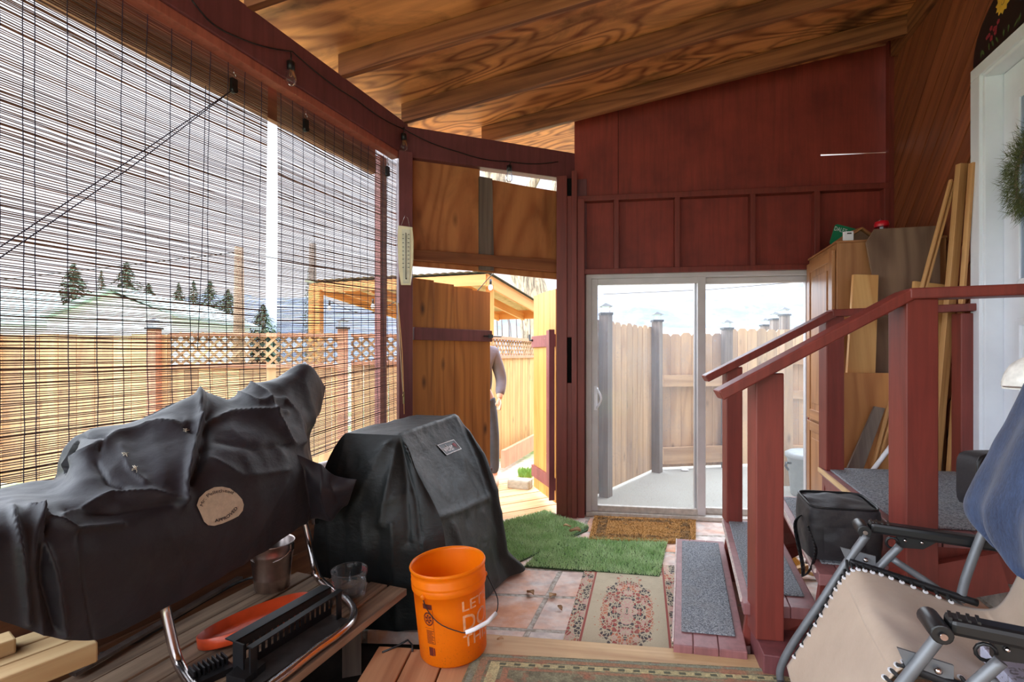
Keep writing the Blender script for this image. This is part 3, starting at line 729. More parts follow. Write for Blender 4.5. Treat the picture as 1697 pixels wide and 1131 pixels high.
def cap(parent, c, w, mat=None):
    b = MB(); b.box(c+V(0, 0, .012), (w*1.25, w*1.25, .024)); k = b.build('post_cap', M['black_metal'], parent)
    b = MB(); b.box(c+V(0, 0, .055), (w*.8, w*.8, .06)); b.build('cap_lens', M['bulb'], k)
    b = MB(); h = w*.62
    b.face([c+V(-h, -h, .085), c+V(h, -h, .085), c+V(0, 0, .125)]).face([c+V(h, -h, .085), c+V(h, h, .085), c+V(0, 0, .125)]).face([c+V(h, h, .085), c+V(-h, h, .085), c+V(0, 0, .125)]).face([c+V(-h, h, .085), c+V(-h, -h, .085), c+V(0, 0, .125)]).face([c+V(-h, h, .085), c+V(h, h, .085), c+V(h, -h, .085), c+V(-h, -h, .085)])
    b.build('cap_lid', M['black_metal'], k)
def fence(label, A, B, ztop_, posts, lattice=0.0, mat='fence', postmat='fence', dog=False, group=None, bw_=.14, lw_=.04, zb0=None, capped=True):
    A, B = Vector(A), Vector(B); d = (B-A).normalized(); L = (B-A).length; n = V(-d.y, d.x, 0); zb0 = GZ if zb0 is None else zb0
    root = thing('wooden_fence', label, 'fence', (A+B)/2+V(0, 0, zb0))
    zl = ztop_-lattice
    b = MB(); k = 0; x = 0
    rng = random.Random(int(L*100))
    while x < L-.02:
        w_ = min(bw_, L-x)-.006; zt_ = zl+(rng.uniform(-.012, .012) if not lattice else 0)
        p, q = A+d*x, A+d*(x+w_)
        if dog:
            c = .03; pts = [V(p.x, p.y, zb0+.04), V(q.x, q.y, zb0+.04), V(q.x, q.y, zt_-c), V(q.x, q.y, zt_)-d*c, V(p.x, p.y, zt_)+d*c, V(p.x, p.y, zt_-c)]
        else: pts = [V(p.x, p.y, zb0+.04), V(q.x, q.y, zb0+.04), V(q.x, q.y, zt_), V(p.x, p.y, zt_)]
        b.prism(pts, n*.018); x += bw_; k += 1
    b.build('fence_boards', M[mat], root)
    if lattice:
        for zz in (zl, ztop_-.02):
            b = MB(); b.beam(A+V(0, 0, zz)+n*.01, B+V(0, 0, zz)+n*.01, .07, .04); b.build('rail', M['fence_red'], root)
        b = MB(); st_ = .112; hgt = lattice
        x = -hgt
        while x < L:
            for s in (1, -1):
                p = [(x, 0), (x+hgt, hgt)] if s > 0 else [(x, hgt), (x+hgt, 0)]
                (x0, y0), (x1, y1) = p
                def cl_(xv): return min(max(xv, 0), L)
                xa, xb_ = cl_(x0), cl_(x1)
                if xb_-xa < .02: continue
                ya = y0+(y1-y0)*(xa-x0)/hgt; yb = y0+(y1-y0)*(xb_-x0)/hgt
                b.beam(A+d*xa+V(0, 0, zl+ya)+n*(.006 if s > 0 else .016), A+d*xb_+V(0, 0, zl+yb)+n*(.006 if s > 0 else .016), .028, .008, up=n)
            x += st_
        b.build('lattice', M['fence_old'], root)
    for t in posts:
        c = A+d*(L*t)
        b = MB(); pw = .1; b.box(V(c.x, c.y, (ztop_+.05+zb0-.1)/2)-n*.05, (pw, pw, ztop_+.05-zb0+.1), math.atan2(d.y, d.x)); po = b.build('post', M[postmat], root, bevel=.004)
        if capped: cap(root, V(c.x, c.y, ztop_+.05)-n*.05, pw)
    return root
# seen through the blinds
fa = W(-40, 588, 5.2); fb = W(283, 588, 5.4); fc = W(575, 588, 5.7); fd = W(812, 588, 6.25)
fence('solid board fence with square capped posts beyond the nearer blind', V(-8.5, 5.15, 0), V(fb.x, fb.y, 0), 1.40, (.3, .615, .97), 0, 'fence_left', 'fence_red', bw_=.19)
fence('lattice topped fence behind the gap between the two blinds', V(fb.x, fb.y, 0), V(fc.x, fc.y, 0), 1.42, (.98,), .37, 'fence_left', 'fence_red')
fence('lattice topped fence partly hidden by the corner post', V(fc.x+.05, fc.y, 0), V(fd.x, fd.y, 0), 1.42, (), .34, 'fence_left', 'fence_red')
fence('lattice topped fence running away behind the open gate', V(fd.x+.02, fd.y+.03, 0), V(.38, 8.0, 0), 1.42, (), .27, 'fence', 'fence', bw_=.11)
b = MB(); b.beam(V(fd.x+.16, fd.y-.02, GZ+.10), V(.52, 7.9, GZ+.12), .05, .22); tag(b.build('retaining_board', M['fence_red']), 'red stained board along the foot of the lattice fence', 'board')
# seen through the glass door
fence('greyed picket fence running away beside the patio', W(975, 588, 4.75)*1, W(1085, 588, 6.0)*1, 1.52, (.16, .97), 0, 'fence_old', 'grey_wood', True, zb0=GZ)
f1 = W(1094, 588, 6.05); f2 = W(1204, 588, 6.2); f3 = W(1420, 588, 6.6)
fr = fence('dog eared fence with a middle rail facing the glass door', V(f1.x, f1.y, 0), V(f2.x, f2.y, 0), 1.44, (.97,), 0, 'fence_old', 'grey_wood', True)
for zz in (.86, -.05):
    b = MB(); b.beam(V(f1.x+.02, f1.y-.05, zz), V(f2.x-.06, f2.y-.05, zz), .04, .14 if zz > 0 else .2); b.build('rail', M['fence_old'], fr)
fence('dog eared fence behind the stair railing', V(f2.x+.02, f2.y, 0), V(f3.x, f3.y, 0), 1.50, (), 0, 'fence_old', 'grey_wood', True)
for k, (px, py, Y, lb) in enumerate(((1268, 541, 7.6, 'shortest'), (1284, 531, 7.2, 'middle'), (1300, 524, 6.9, 'tallest'))):
    c = W(px, py, Y); t_ = thing('fence_post', f'{lb} of the three capped posts above the far fence', 'post', (c.x, c.y, GZ), 'capped posts above the far fence')
    b = MB(); b.box(V(c.x, c.y, (c.z+GZ-.1)/2), (.1, .1, c.z-GZ+.1)); b.build('shaft', M['grey_wood'], t_); cap(t_, c, .1)
fg = thing('fence_gate', 'pale plank fence gate with cross rails past the oak cabinet', 'gate', W(1330, 760, 5.3))
b = MB(); p0, p1 = W(1311, 588, 5.35), W(1362, 588, 5.25)
for k in range(4):
    a, c = p0.lerp(p1, k/4), p0.lerp(p1, (k+.95)/4); b.prism([V(a.x, a.y, GZ+.1), V(c.x, c.y, GZ+.1), V(c.x, c.y, 1.2), V(a.x, a.y, 1.2)], V(0, .02, 0))
b.build('fence_boards', M['fence_old'], fg)
for zz in (.16, .75, 1.12): b = MB(); b.beam(V(p0.x, p0.y-.02, zz), V(p1.x, p1.y-.02, zz), .04, .09); b.build('rail', M['fence_old'], fg)
b = MB(); b.box(V(p0.x-.05, p0.y, .6), (.09, .09, 1.7)); b.build('post', M['fence_old'], fg)
# dustbin
M['bin'] = plain('grey_bin', (140, 148, 150), .5, var=.1)
c = G(1343, 822, GZ+.01); tb = thing('trash_can', 'grey round trash can on the patio outside the glass door', 'trash can', c)
b = MB(); b.lathe([(.001, 0), (.17, 0), (.175, .02), (.205, .36), (.215, .37), (.215, .40)], c, 28); b.build('body', M['bin'], tb)
b = MB(); b.lathe([(.225, .385), (.225, .42), (.19, .44), (.05, .455), (.001, .455)], c, 28); b.build('lid', M['bin'], tb)
b = MB(); b.tube([c+V(-.21, -.02, .33), c+V(-.27, -.05, .34), c+V(-.28, -.06, .31), c+V(-.25, -.05, .27)], .012, 8); b.build('handle', M['black'], tb)
b = MB(); c = G(1135, 781, GZ+.01); b.ball(c+V(0, 0, .012), .05, 10, (1, .6, .25)); tag(b.build('paper_scrap', M['white']), 'crumpled white paper on the patio near the far fence', 'paper')

# garden shelter with a metal roof
sh = thing('garden_shelter', 'open fir garden shelter with a corrugated metal roof', 'shelter', W(690, 700, 7.3)*1)
M['fir'] = wood('shelter_fir', (228, 160, 92), (196, 124, 62), .7, 14, 3, (.3, 3), .4, .5, .6, .15)
A0, A1 = W(516, 468, 7.9), W(806, 457, 6.7)              # front fascia, ends at the ridge side
A1b = W(892, 506, 8.7)
def qd(px, py, Y): return W(px, py, Y)
fa0, fa1 = qd(514, 478, 7.9), qd(806, 464, 6.75)
b = MB(); b.beam(fa0, fa1, .04, .15); b.build('fascia', M['fir'], sh)
fb1 = qd(905, 520, 8.9); fb0 = V(fb1.x+fa0.x-fa1.x, fb1.y+fa0.y-fa1.y, fb1.z)
b = MB(); b.beam(fa1, fb1, .04, .17); b.build('barge_board', M['fir'], sh)
b = MB(); b.beam(fb0, fb1, .04, .17); b.build('fascia', M['fir'], sh)
for t_ in (.14, .3, .46, .62, .78, .92):
    b = MB(); b.beam(fa1.lerp(fa0, t_)-V(0, 0, .05), fb1.lerp(fb0, t_)-V(0, 0, .05), .04, .12); b.build('rafter', M['fir'], sh)
b = MB(); up = V(0, 0, .085)
b.face([fa0+up*.8, fa1+up*.8, fb1+up*.8, fb0+up*.8]); b.build('roof_boards', wood('chipboard', (214, 186, 140), (182, 150, 104), 6, 9, 4, (3, 3), .4, 0, .8, .1), sh)
b = MB(); dv = (fb1-fa1); du = (fa0-fa1)
b.grid(lambda u, v: fa1-du*.02-dv*.03+du*(u*1.04)+dv*(v*1.06)+V(0, 0, .10+.012*abs(math.sin(u*PI*26))), 156, 1, 1, 1); b.build('metal_roof', plain('corrugated_metal', (176, 184, 188), .4, .6, var=.1), sh)
def spost(px, Y, w_, top): p = W(px, 588, Y); b = MB(); b.box(V(p.x, p.y, (top+GZ)/2), (w_, w_, top-GZ)); b.build('post', M['fir'], sh)
spost(524, 7.75, .17, fa0.z-.05); spost(812, 6.95, .11, fa1.z-.05); spost(902, 8.75, .11, fb1.z-.06)
b = MB(); pth = [qd(845, 425, 5.5), qd(813, 458, 6.5), qd(765, 500, 6.6), qd(700, 480, 6.8), qd(610, 520, 7.0), qd(545, 498, 7.4)]
pp = [catmull(pth, k/30) for k in range(31)]
s2 = thing('string_light', 'outdoor string light hanging from the garden shelter', 'string light', pp[10])
b.tube(pp, .006, 5); b.build('cable', M['black'], s2)
def bulb2(c):
    b = MB(); b.tube([c+V(0, 0, .07), c], .016, 8); s = b.build('socket', M['black'], s2)
    b = MB(); b.ball(c-V(0, 0, .04), .04, 12, (.75, .75, 1)); b.build('bulb', M['white'], s)
for c in (qd(813, 468, 6.5), qd(618, 500, 7.0), qd(546, 503, 7.4)): bulb2(c-V(0, 0, .03))

# far landscape
def hill_mat(name, c1, c2, c3, sc):
    t = NT(name); p = t.pos(); n1 = t.noise(t.map(p, (1, 1, 3)), sc, 8, .7); n2 = t.noise(p, sc*9, 6, .7)
    c = t.mix(t.ramp(n1, .42, .6), srgb(*c1), srgb(*c2)); c = t.mix(t.math('MULTIPLY', t.ramp(n2, .52, .66), .6), c, srgb(*c3)); t.bsdf(c, .95); return t.m
b = MB()
def hf(u, v):
    x = -420+840*u; hgt = (58+22*noise.noise(V(u*4, 3.3, 0))+8*noise.noise(V(u*14, 1, 0)))*math.sin(min(1, v*1.02)*PI/2)
    return V(x, 300+190*v, -4+hgt*(1+.10*noise.noise(V(u*30, v*9, 0)))*(1+.25*(u-.45)))
b.grid(hf, 120, 24); o = b.build('hills', hill_mat('hazy_snowy_hills', (116, 124, 138), (88, 98, 116), (70, 80, 98), .012)); st(o, 'pale hazy snowy hills on the horizon')  # bluish tones carry the distance haze as well as the snow
b = MB(); c = W(1150, 588, 70); b.box(V(40, 120, 3.4), (60, 8, 8)); tag(b.build('long_building', M['white']), 'long white snow covered building beyond the far fence', 'building')
# neighbour's house through the nearer blind
nh = thing('neighbour_house', 'white gabled house with a green roof past the board fence', 'house', W(165, 640, 16))
M['house_white'] = plain('white_siding', (228, 230, 238), .7, var=.05); M['green_roof'] = plain('green_metal_roof', (150, 172, 168), .5, var=.1)
y = 16.; k = lambda px, py, Y=y: W(px, py, Y)
b = MB(); b.prism([k(78, 663), k(285, 663), k(285, 522), k(182, 486), k(78, 522)], V(-1.2, 7, 0)); b.build('wall', M['house_white'], nh)
for a, c in (((66, 528), (184, 481)), ((184, 481), (300, 528))):
    b = MB(); p, q = k(*a, 15.7), k(*c, 15.7); b.prism([p, q, q+V(-1.3, 7.6, 0), p+V(-1.3, 7.6, 0)], V(0, 0, .14)); b.build('roof', M['green_roof'], nh)
b = MB(); b.prism([k(-200, 643, 22), k(80, 643, 22), k(80, 535, 22), k(-200, 535, 22)], V(0, 5, 0)); w2 = thing('neighbour_house', 'long low house with a pale green roof behind the gabled house', 'house', k(-60, 640, 22)); b.build('wall', M['house_white'], w2)
b = MB(); p, q = k(-220, 538, 21.6), k(110, 538, 21.6); b.prism([p, q, k(96, 484, 25), k(-220, 484, 25)], V(0, 0, .15)); b.build('roof', M['green_roof'], w2)
# evergreens
def leaf_mat(name, a, b_):
    t = NT(name); t.bsdf(t.mix(t.rnd(), srgb(*a), srgb(*b_)), .8); return t.m
M['needles'] = leaf_mat('needles', (50, 70, 56), (84, 100, 76)); M['bark'] = plain('bark', (150, 124, 104), .9, var=.35, sc=30, bump=.8, bscale=40)
def evergreen(label, px, pyt, Y, w_px, group, seed):
    rng = random.Random(seed); top = W(px, pyt, Y); base = V(top.x, top.y, GZ); hgt = top.z-GZ; rad = w_px/2/F*Y
    root = thing('evergreen_tree', label, 'tree', base, group)
    b = MB(); b.tube([base, top-V(0, 0, .2)], [hgt*.02, .02], 6); b.build('trunk', M['bark'], root)
    b = MB()
    for k in range(1500):
        f = rng.random()**.8; z = base.z+hgt*(1-f*.86); r = rad*1.1*min(1, f*2.4+.02)*rng.uniform(.25, 1.0)+.02; an = rng.random()*6.28
        p = V(top.x+math.cos(an)*r, top.y+math.sin(an)*r, z-r*.25); s = rad*.24*(0.6+.5*f)
        d = V(math.cos(an)*s, math.sin(an)*s, -s*.5); sd = V(-math.sin(an), math.cos(an), 0)*s*.45
        b.face([p-d*.4-sd, p-d*.4+sd, p+d+V(0, 0, rng.uniform(-.2, .2)*s)], r=rng.random())
    b.build('foliage', M['needles'], root)
for i, (lb, px, py, Y, w_) in enumerate((('broad dark evergreen rising behind the house gable', 122, 436, 30, 78), ('slim evergreen between the two large ones behind the house', 168, 448, 44, 34), ('tall full evergreen at the roof end of the house', 210, 434, 36, 74), ('lower evergreen sloping down past the house roof', 246, 470, 41, 60),
        ('small evergreen beyond the lattice fence, first toward the pole', 296, 470, 48, 48), ('pointed evergreen second along the lattice fence', 321, 466, 39, 44), ('full evergreen third along the lattice fence', 348, 465, 34, 58), ('rounded evergreen just before the wooden pole', 378, 480, 44.5, 62), ('low evergreen seen in the gap between the blinds', 436, 505, 38, 60), ('thin evergreen beside the darker pole', 512, 442, 36, 22))):
    evergreen(lb, px, py, Y, w_, 'evergreens beyond the fence', i+11)
for lb, px, py, Y, w_, m in (('tapered wooden pole behind the lattice fence', 396, 410, 14, .16, 'bark'), ('dark slender pole behind the garden shelter corner', 518, 404, 14, .13, 'grey_wood')):
    p = W(px, py, Y); b = MB(); b.tube([V(p.x, p.y, GZ), p], [w_*1.1, w_*.75], 10); tag(b.build('utility_pole', M[m]), lb, 'pole')
b = MB(); b.tube([W(-50, 470, 14), W(396, 418, 14.5), W(700, 470, 22)], .012, 5); tag(b.build('power_line', M['black']), 'thin overhead line strung past the wooden pole', 'power line')
b = MB(); b.tube([W(1000, 488, 60), W(1180, 480, 60), W(1500, 452, 60)], .05, 4); tag(b.build('power_line', M['black']), 'faint overhead line crossing the hills behind the glass door', 'power line')
# big bare tree
tr = thing('bare_tree', 'thick barked bare tree leaning behind the gate opening', 'tree', W(905, 640, 13))
t = NT('rough_bark'); p = t.pos(); n1 = t.noise(t.map(p, (9, 9, 2.2), rot=(0, .2, 0)), 1, 6, .7, .5)
t.bsdf(t.mix(t.ramp(n1, .4, .6), srgb(196, 176, 150), srgb(112, 98, 86)), .95, bump=n1, bs=1.0, bd=.06); M['rough_bark'] = t.m
tk = [W(906, 680, 13), W(893, 560, 13), W(880, 480, 13), W(866, 440, 13), W(845, 360, 13), W(815, 270, 13), W(790, 190, 13)]
b = MB(); b.tube([catmull(tk, k/24) for k in range(25)], [.50-.010*k for k in range(25)], 16); b.build('trunk', M['rough_bark'], tr)
for pts, r0 in (([(872, 470), (900, 380), (925, 300), (960, 200)], .2), ([(850, 380), (885, 300), (905, 270), (930, 200)], .16), ([(830, 320), (800, 260), (770, 240)], .14), ([(893, 400), (915, 330), (918, 260)], .08)):
    q = [W(*a, 13.1) for a in pts]; b = MB(); b.tube([catmull(q, k/10) for k in range(11)], [r0*(1-.06*k) for k in range(11)], 8); b.build('branch', M['rough_bark'], tr)
rb = random.Random(4)
for k in range(7):
    px = 828+k*9; b = MB(); y_ = 10.4+.16*k; b.tube([W(px, 588+1.43*F/y_, y_), W(px-rb.uniform(2, 10), 540, y_), W(px-rb.uniform(5, 26), 480, y_)], [.02, .013, .006], 5); tag(b.build('bare_twig', M['grey_wood']), 'thin bare twig rising behind the lattice fence', 'twig', 'bare twigs behind the lattice fence')

# gate leaves
def gate_leaf(label, A, B, zb_, tops, mat, inner, battens, frame=None):
    A, B = Vector(A), Vector(B); d = (B-A); L = d.length; d.normalize(); n = V(d.y, -d.x, 0)
    if n.dot(-A) < 0: n = -n
    root = thing('gate_leaf', label, 'gate', (A+B)/2+V(0, 0, zb_))
    b = MB(); m = len(tops)
    for k, zt_ in enumerate(tops):
        p, q = A+d*(L*k/m), A+d*(L*(k+1)/m-.004)
        b.prism([V(p.x, p.y, zb_), V(q.x, q.y, zb_), V(q.x, q.y, zt_), V(p.x, p.y, zt_)], -n*.02)
    b.build('gate_boards', M[mat], root)
    for z0, z1 in battens:
        b = MB(); b.beam(A+V(0, 0, (z0+z1)/2)+n*.012, B+V(0, 0, (z0+z1)/2)+n*.012, .024, z1-z0); b.build('batten', M[inner], root, bevel=.003)
    return root, A, B, d, n, L
g1, A, B, d, n, L = gate_leaf('brown stained gate leaf hinged at the corner post', V(-.742, 3.70, 0), V(-.185, 4.25, 0), -.12, [1.755, 1.742, 1.728, 1.715], 'gate_wood', 'red_dark', [(1.29, 1.385), (.12, .21)])
b = MB(); p = B+V(0, 0, 1.335)+n*.03; b.tube([p-d*.1, p+d*.1], .006, 6); b.box(p-d*.03, (.05, .02, .03)); lab(b.build('latch', M['black'], g1), 'black slide bolt')
g2, A, B, d, n, L = gate_leaf('yellow pine gate leaf with red battens swung open beside the post cluster', V(.385, 4.36, 0), V(.215, 4.92, 0), -.13, [1.76, 1.765, 1.765, 1.76], 'gate_fresh', 'red_lit', [(1.25, 1.36), (-.02, .09)])
b = MB(); b.beam(A+d*.1+V(0, 0, .0)+n*.02, A+d*.1+V(0, 0, 1.40)+n*.02, .10, .025, up=n); b.build('edge_stile', M['red_lit'], g2, bevel=.003)
b = MB(); b.beam(A+V(0, 0, -.1)+n*.04-d*.005, A+V(0, 0, 1.4)+n*.04-d*.005, .012, .05, up=n); b.build('metal_edge', M['red_dark'], g2)
b = MB(); p = B+V(0, 0, 1.32)+n*.03; b.tube([p-d*.05, p+d*.03, p+d*.04+V(0, 0, .06)], .01, 6); lab(b.build('latch', M['black'], g2), 'black latch keeper')
for zz in (.15, 1.0):
    b = MB(); b.tube([A+V(.03, -.02, zz-.05), A+V(.03, -.02, zz+.05)], .012, 8); b.build('hinge', M['black'], g2)
# boardwalk outside the gate
bwk = thing('boardwalk', 'bright pine boardwalk just outside the garden gate', 'boardwalk', V(.0, 4.6, -.24))
pA, pB = G(826, 868, -.19), G(925, 848, -.19); dv = (G(838, 792, -.19)-pA)
for k in range(6):
    a = pA+dv*(k/6); c = pB+V(.05, 0, 0)+dv*(k/6); a = a-(c-a)*.6
    q = dv*(1/6*.94); b = MB(); zz = V(0, 0, .035); b.hexa([a-zz, c-zz, c+q-zz, a+q-zz, a, c, c+q, a+q]); b.build('plank', wood('boardwalk_plank', (232, 190, 140), (206, 156, 104), .7, 18, 3, (.3, 3), .4, .5, .6, .12) if k == 0 else bpy.data.materials['boardwalk_plank'], bwk, bevel=.004)
b = MB(); c = G(862, 812, -.2); b.box(c+V(0, .05, .05), (.24, .14, .1), -.35); tag(b.build('kerb_block', plain('kerb_concrete', (176, 168, 150), .9, var=.2, sc=30, bump=.5), bevel=.02), 'loose concrete edging block by the boardwalk', 'block')
b = MB(); rg = random.Random(2)
for k in range(900):
    c = G(868+rg.uniform(-9, 14), 786+rg.uniform(-6, 8), -.2); hh = rg.uniform(.02, .06); an = rg.random()*6.3
    b.face([c+V(math.cos(an)*.006, math.sin(an)*.006, 0), c-V(math.cos(an)*.006, math.sin(an)*.006, 0), c+V(rg.uniform(-.02, .02), rg.uniform(-.02, .02), hh)], r=rg.random())
o = b.build('grass_tuft', leaf_mat('lawn_blades', (118, 158, 70), (160, 190, 96))); tag(o, 'patch of green grass beside the loose edging block', 'grass', kind='stuff')

# person walking past behind the gate leaf
def skin_body(name, verts, edges, radii, mat, parent, sub=2):
    me = bpy.data.meshes.new(name); base = Vector(verts[0]); me.from_pydata([Vector(v)-base for v in verts], edges, []); me.materials.append(mat)
    o = bpy.data.objects.new(name, me); COL.objects.link(o); link(o, base, parent)
    m = o.modifiers.new('Skin', 'SKIN'); m.use_smooth_shade = True
    for i, r in enumerate(radii):
        sv = me.skin_vertices[0].data[i]; sv.radius = r if isinstance(r, tuple) else (r, r); sv.use_root = (i == 0)
    s = o.modifiers.new('Sub', 'SUBSURF'); s.levels = sub; s.render_levels = sub
    return o
pc = V(-.34, 5.05, BZ-.02); pr = thing('person', 'person in a grey sweater and dark jeans walking behind the gate leaf', 'person', pc)
def q(x, y, z): return pc+V(x, y, z)
M['skin'] = plain('skin', (222, 172, 146), .55, var=.06); M['sweater'] = plain('grey_sweater', (122, 114, 124), .9, var=.12, bump=.3); M['jeans_dark'] = plain('dark_jeans', (70, 74, 88), .85, var=.15, bump=.2); M['hair'] = plain('grey_hair', (120, 112, 104), .8)
vs_ = [q(0, 0, .96), q(.0, .0, 1.16), q(-.02, -.03, 1.36), q(-.04, -.06, 1.46), q(-.05, -.09, 1.55), q(-.05, -.1, 1.66), q(-.05, -.1, 1.72),
       q(.10, .0, .92), q(.14, .02, .52), q(.15, .12, .10), q(.17, -.04, .05), q(-.10, 0, .92), q(-.12, -.12, .52), q(-.12, -.05, .10), q(-.12, -.2, .05),
       q(.15, -.03, 1.37), q(.23, .01, 1.12), q(.215, -.12, .92), q(-.17, -.03, 1.36), q(-.23, -.02, 1.10), q(-.2, -.18, .92)]
es_ = [(0, 1), (1, 2), (2, 3), (3, 4), (4, 5), (5, 6), (0, 7), (7, 8), (8, 9), (9, 10), (0, 11), (11, 12), (12, 13), (13, 14), (2, 15), (15, 16), (16, 17), (2, 18), (18, 19), (19, 20)]
rd_ = [(.09, .07), (.09, .07), (.09, .07), .055, .06, .085, .06, .085, .06, .042, .04, .085, .06, .042, .04, .06, .045, .032, .06, .045, .032]
skin_body('body', vs_, es_, rd_, M['skin'], pr)
iv = [0, 1, 2, 3, 15, 16, 18, 19]; vv = [q(0, 0, .93), q(0, 0, 1.15), q(-.02, -.03, 1.36), q(-.035, -.055, 1.46), q(.155, -.03, 1.38), q(.235, .01, 1.12), q(.217, -.10, .95), q(-.175, -.03, 1.37), q(-.235, -.02, 1.1), q(-.205, -.16, .95)]
skin_body('sweater', vv, [(0, 1), (1, 2), (2, 3), (2, 4), (4, 5), (5, 6), (2, 7), (7, 8), (8, 9)], [(.155, .125), (.15, .12), (.16, .12), .075, .08, .062, .05, .08, .062, .05], M['sweater'], pr)
vv = [q(0, 0, .98), q(.09, 0, .88), q(.14, .02, .52), q(.15, .12, .12), q(-.09, 0, .88), q(-.12, -.12, .52), q(-.12, -.05, .12)]
skin_body('jeans', vv, [(0, 1), (1, 2), (2, 3), (0, 4), (4, 5), (5, 6)], [(.14, .115), .1, .078, .06, .1, .078, .06], M['jeans_dark'], pr)
for sx, y0 in ((.15, .06), (-.12, -.1)):
    b = MB(); b.ball(q(sx+.01, y0-.02, .05), .07, 14, (.7, 1.9, .72)); b.build('shoe', plain('tan_shoe', (186, 160, 134), .7) if sx > 0 else bpy.data.materials['tan_shoe'], pr)
b = MB(); b.ball(q(-.05, -.085, 1.68), .105, 16, (.9, 1.05, 1)); b.build('hair', M['hair'], pr)
b = MB()
for k in range(4):
    x0 = .205+k*.006; yk = -.135-.018*k
    b.tube([q(x0, yk+.02, .915), q(x0+.008, yk, .875), q(x0, yk-.012, .845-.004*k), q(x0-.012, yk-.01, .825)], [.0095, .009, .0085, .007], 7)
b.tube([q(.2, -.11, .91), q(.185, -.15, .885), q(.185, -.165, .865)], [.011, .01, .008], 7)
b.ball(q(.21, -.145, .90), .038, 12, (.55, 1, 1.05)); b.build('hand', M['skin'], pr)
b = MB(); b.ball(q(-.065, -.215, 1.655), .018, 8, (.7, 1, 1.1)); b.build('nose', M['skin'], pr)
# ------------------------------------------------------------------ stairs and railing
M['carpet'] = None
t = NT('grey_ribbed_carpet'); p = t.pos(); n1 = t.noise(p, 150, 4, .85); n2 = t.noise(p, 9, 5, .6)
uvn = t.uv(); wv = t.math('SINE', t.math('MULTIPLY', t.n('ShaderNodeSeparateXYZ').outputs[0], 1))
c = t.mix(t.ramp(n1, .40, .60), srgb(66, 74, 84), srgb(176, 180, 186)); c = t.mix(t.math('MULTIPLY', t.ramp(n2, .45, .7), .4), c, srgb(140, 138, 134))
t.bsdf(c, .95, bump=n1, bs=.8, bd=.004); M['carpet'] = t.m
M['tread'] = paint('stair_tread_red', (156, 104, 104), (136, 84, 84), .5, 5, .7)
SA = V(.33, 1, 0).normalized(); SX = V(1, -.18, 0).normalized()
stairs = thing('porch_stairs', 'dark red wooden stairs with grey carpeted treads and a railed landing', 'stairs', G(1250, 1010, BZ))
steps = []
def tread(nL, fL, z, wid, carpet=True):
    nL, fL = Vector(nL), Vector(fL)
    a = (fL-nL); z4 = V(0, 0, .045); half = []
    root = None
    for k, (u0, u1) in enumerate(((0, .27), (.275, .62), (.625, 1.0))):
        b = MB(); c = [nL+SX*wid*u0, nL+SX*wid*u1, fL+SX*wid*u1, fL+SX*wid*u0]
        b.hexa([q-z4 for q in c]+c); o = b.build('tread', M['tread'], stairs, bevel=.004)
        if k == 0: b2 = o
    if carpet:
        b = MB(); e = a.normalized(); c = [nL+e*.10+SX*.03, nL+e*.10+SX*(wid-.035), fL-e*.05+SX*(wid-.035), fL-e*.05+SX*.03]
        b.hexa([q+V(0, 0, .0005) for q in c]+[q+V(0, 0, .008) for q in c]); lab(b.build('carpet_strip', M['carpet'], stairs, bevel=.003), 'grey carpet strip')
TZ = [.03, .185, .34, .50]
n1, f1_ = G(1116, 1069, TZ[0]), G(1122, 893, TZ[0]); tread(n1, f1_, TZ[0], .275)
n2, f2_ = G(1232, 1001, TZ[1]), G(1198, 861, TZ[1]); tread(n2, f2_, TZ[1], .28)
n3, f3_ = G(1357, 952, TZ[2]), G(1287, 822, TZ[2]); tread(n3, f3_, TZ[2], .28)
n4, f4_ = G(1495, 886, TZ[3]), G(1358, 775, TZ[3])
# landing
L0 = n4; L1 = f4_; R1 = rw(f4_.y-.14, -.012, TZ[3]); R0 = rw(n4.y-.16, -.012, TZ[3])
for k in range(6):
    a, c = k/6, (k+.97)/6
    b = MB(); q = [L0.lerp(R0, a), L0.lerp(R0, c), L1.lerp(R1, c), L1.lerp(R1, a)]; b.hexa([x-V(0, 0, .04) for x in q]+q); b.build('landing_board', M['tread'], stairs, bevel=.003)
b = MB(); e = (L1-L0).normalized(); q = [L0+e*.09+SX*.035, R0+e*.09-SX*.02, R1-e*.02-SX*.02, L1-e*.04+SX*.035]; b.hexa([x+V(0, 0, .0005) for x in q]+[x+V(0, 0, .01) for x in q]); b.build('landing_carpet', M['carpet'], stairs, bevel=.004)
M['raw_edge'] = wood('worn_edge', (226, 190, 140), (196, 158, 112), 1, 20, 3, (.3, 3), .4, .2, .7, .2)
b = MB(); b.beam(L0-SX*.004-V(0, 0, .01)+e*.25, L1-SX*.004-V(0, 0, .01), .012, .024); b.build('worn_nosing', M['raw_edge'], stairs)
for nl, fl_, wd in ((n1, f1_, .0), (n2, f2_, 0), (n3, f3_, 0)):
    e = (fl_-nl).normalized(); b = MB(); b.beam(nl-SX*.003-V(0, 0, .008)+e*.05, fl_-SX*.003-V(0, 0, .008), .008, .016); b.build('worn_nosing', plain('worn_paint_edge', (206, 186, 178), .7, var=.2, sc=40) if wd == 0 and 'worn_paint_edge' not in bpy.data.materials else bpy.data.materials['worn_paint_edge'], stairs)
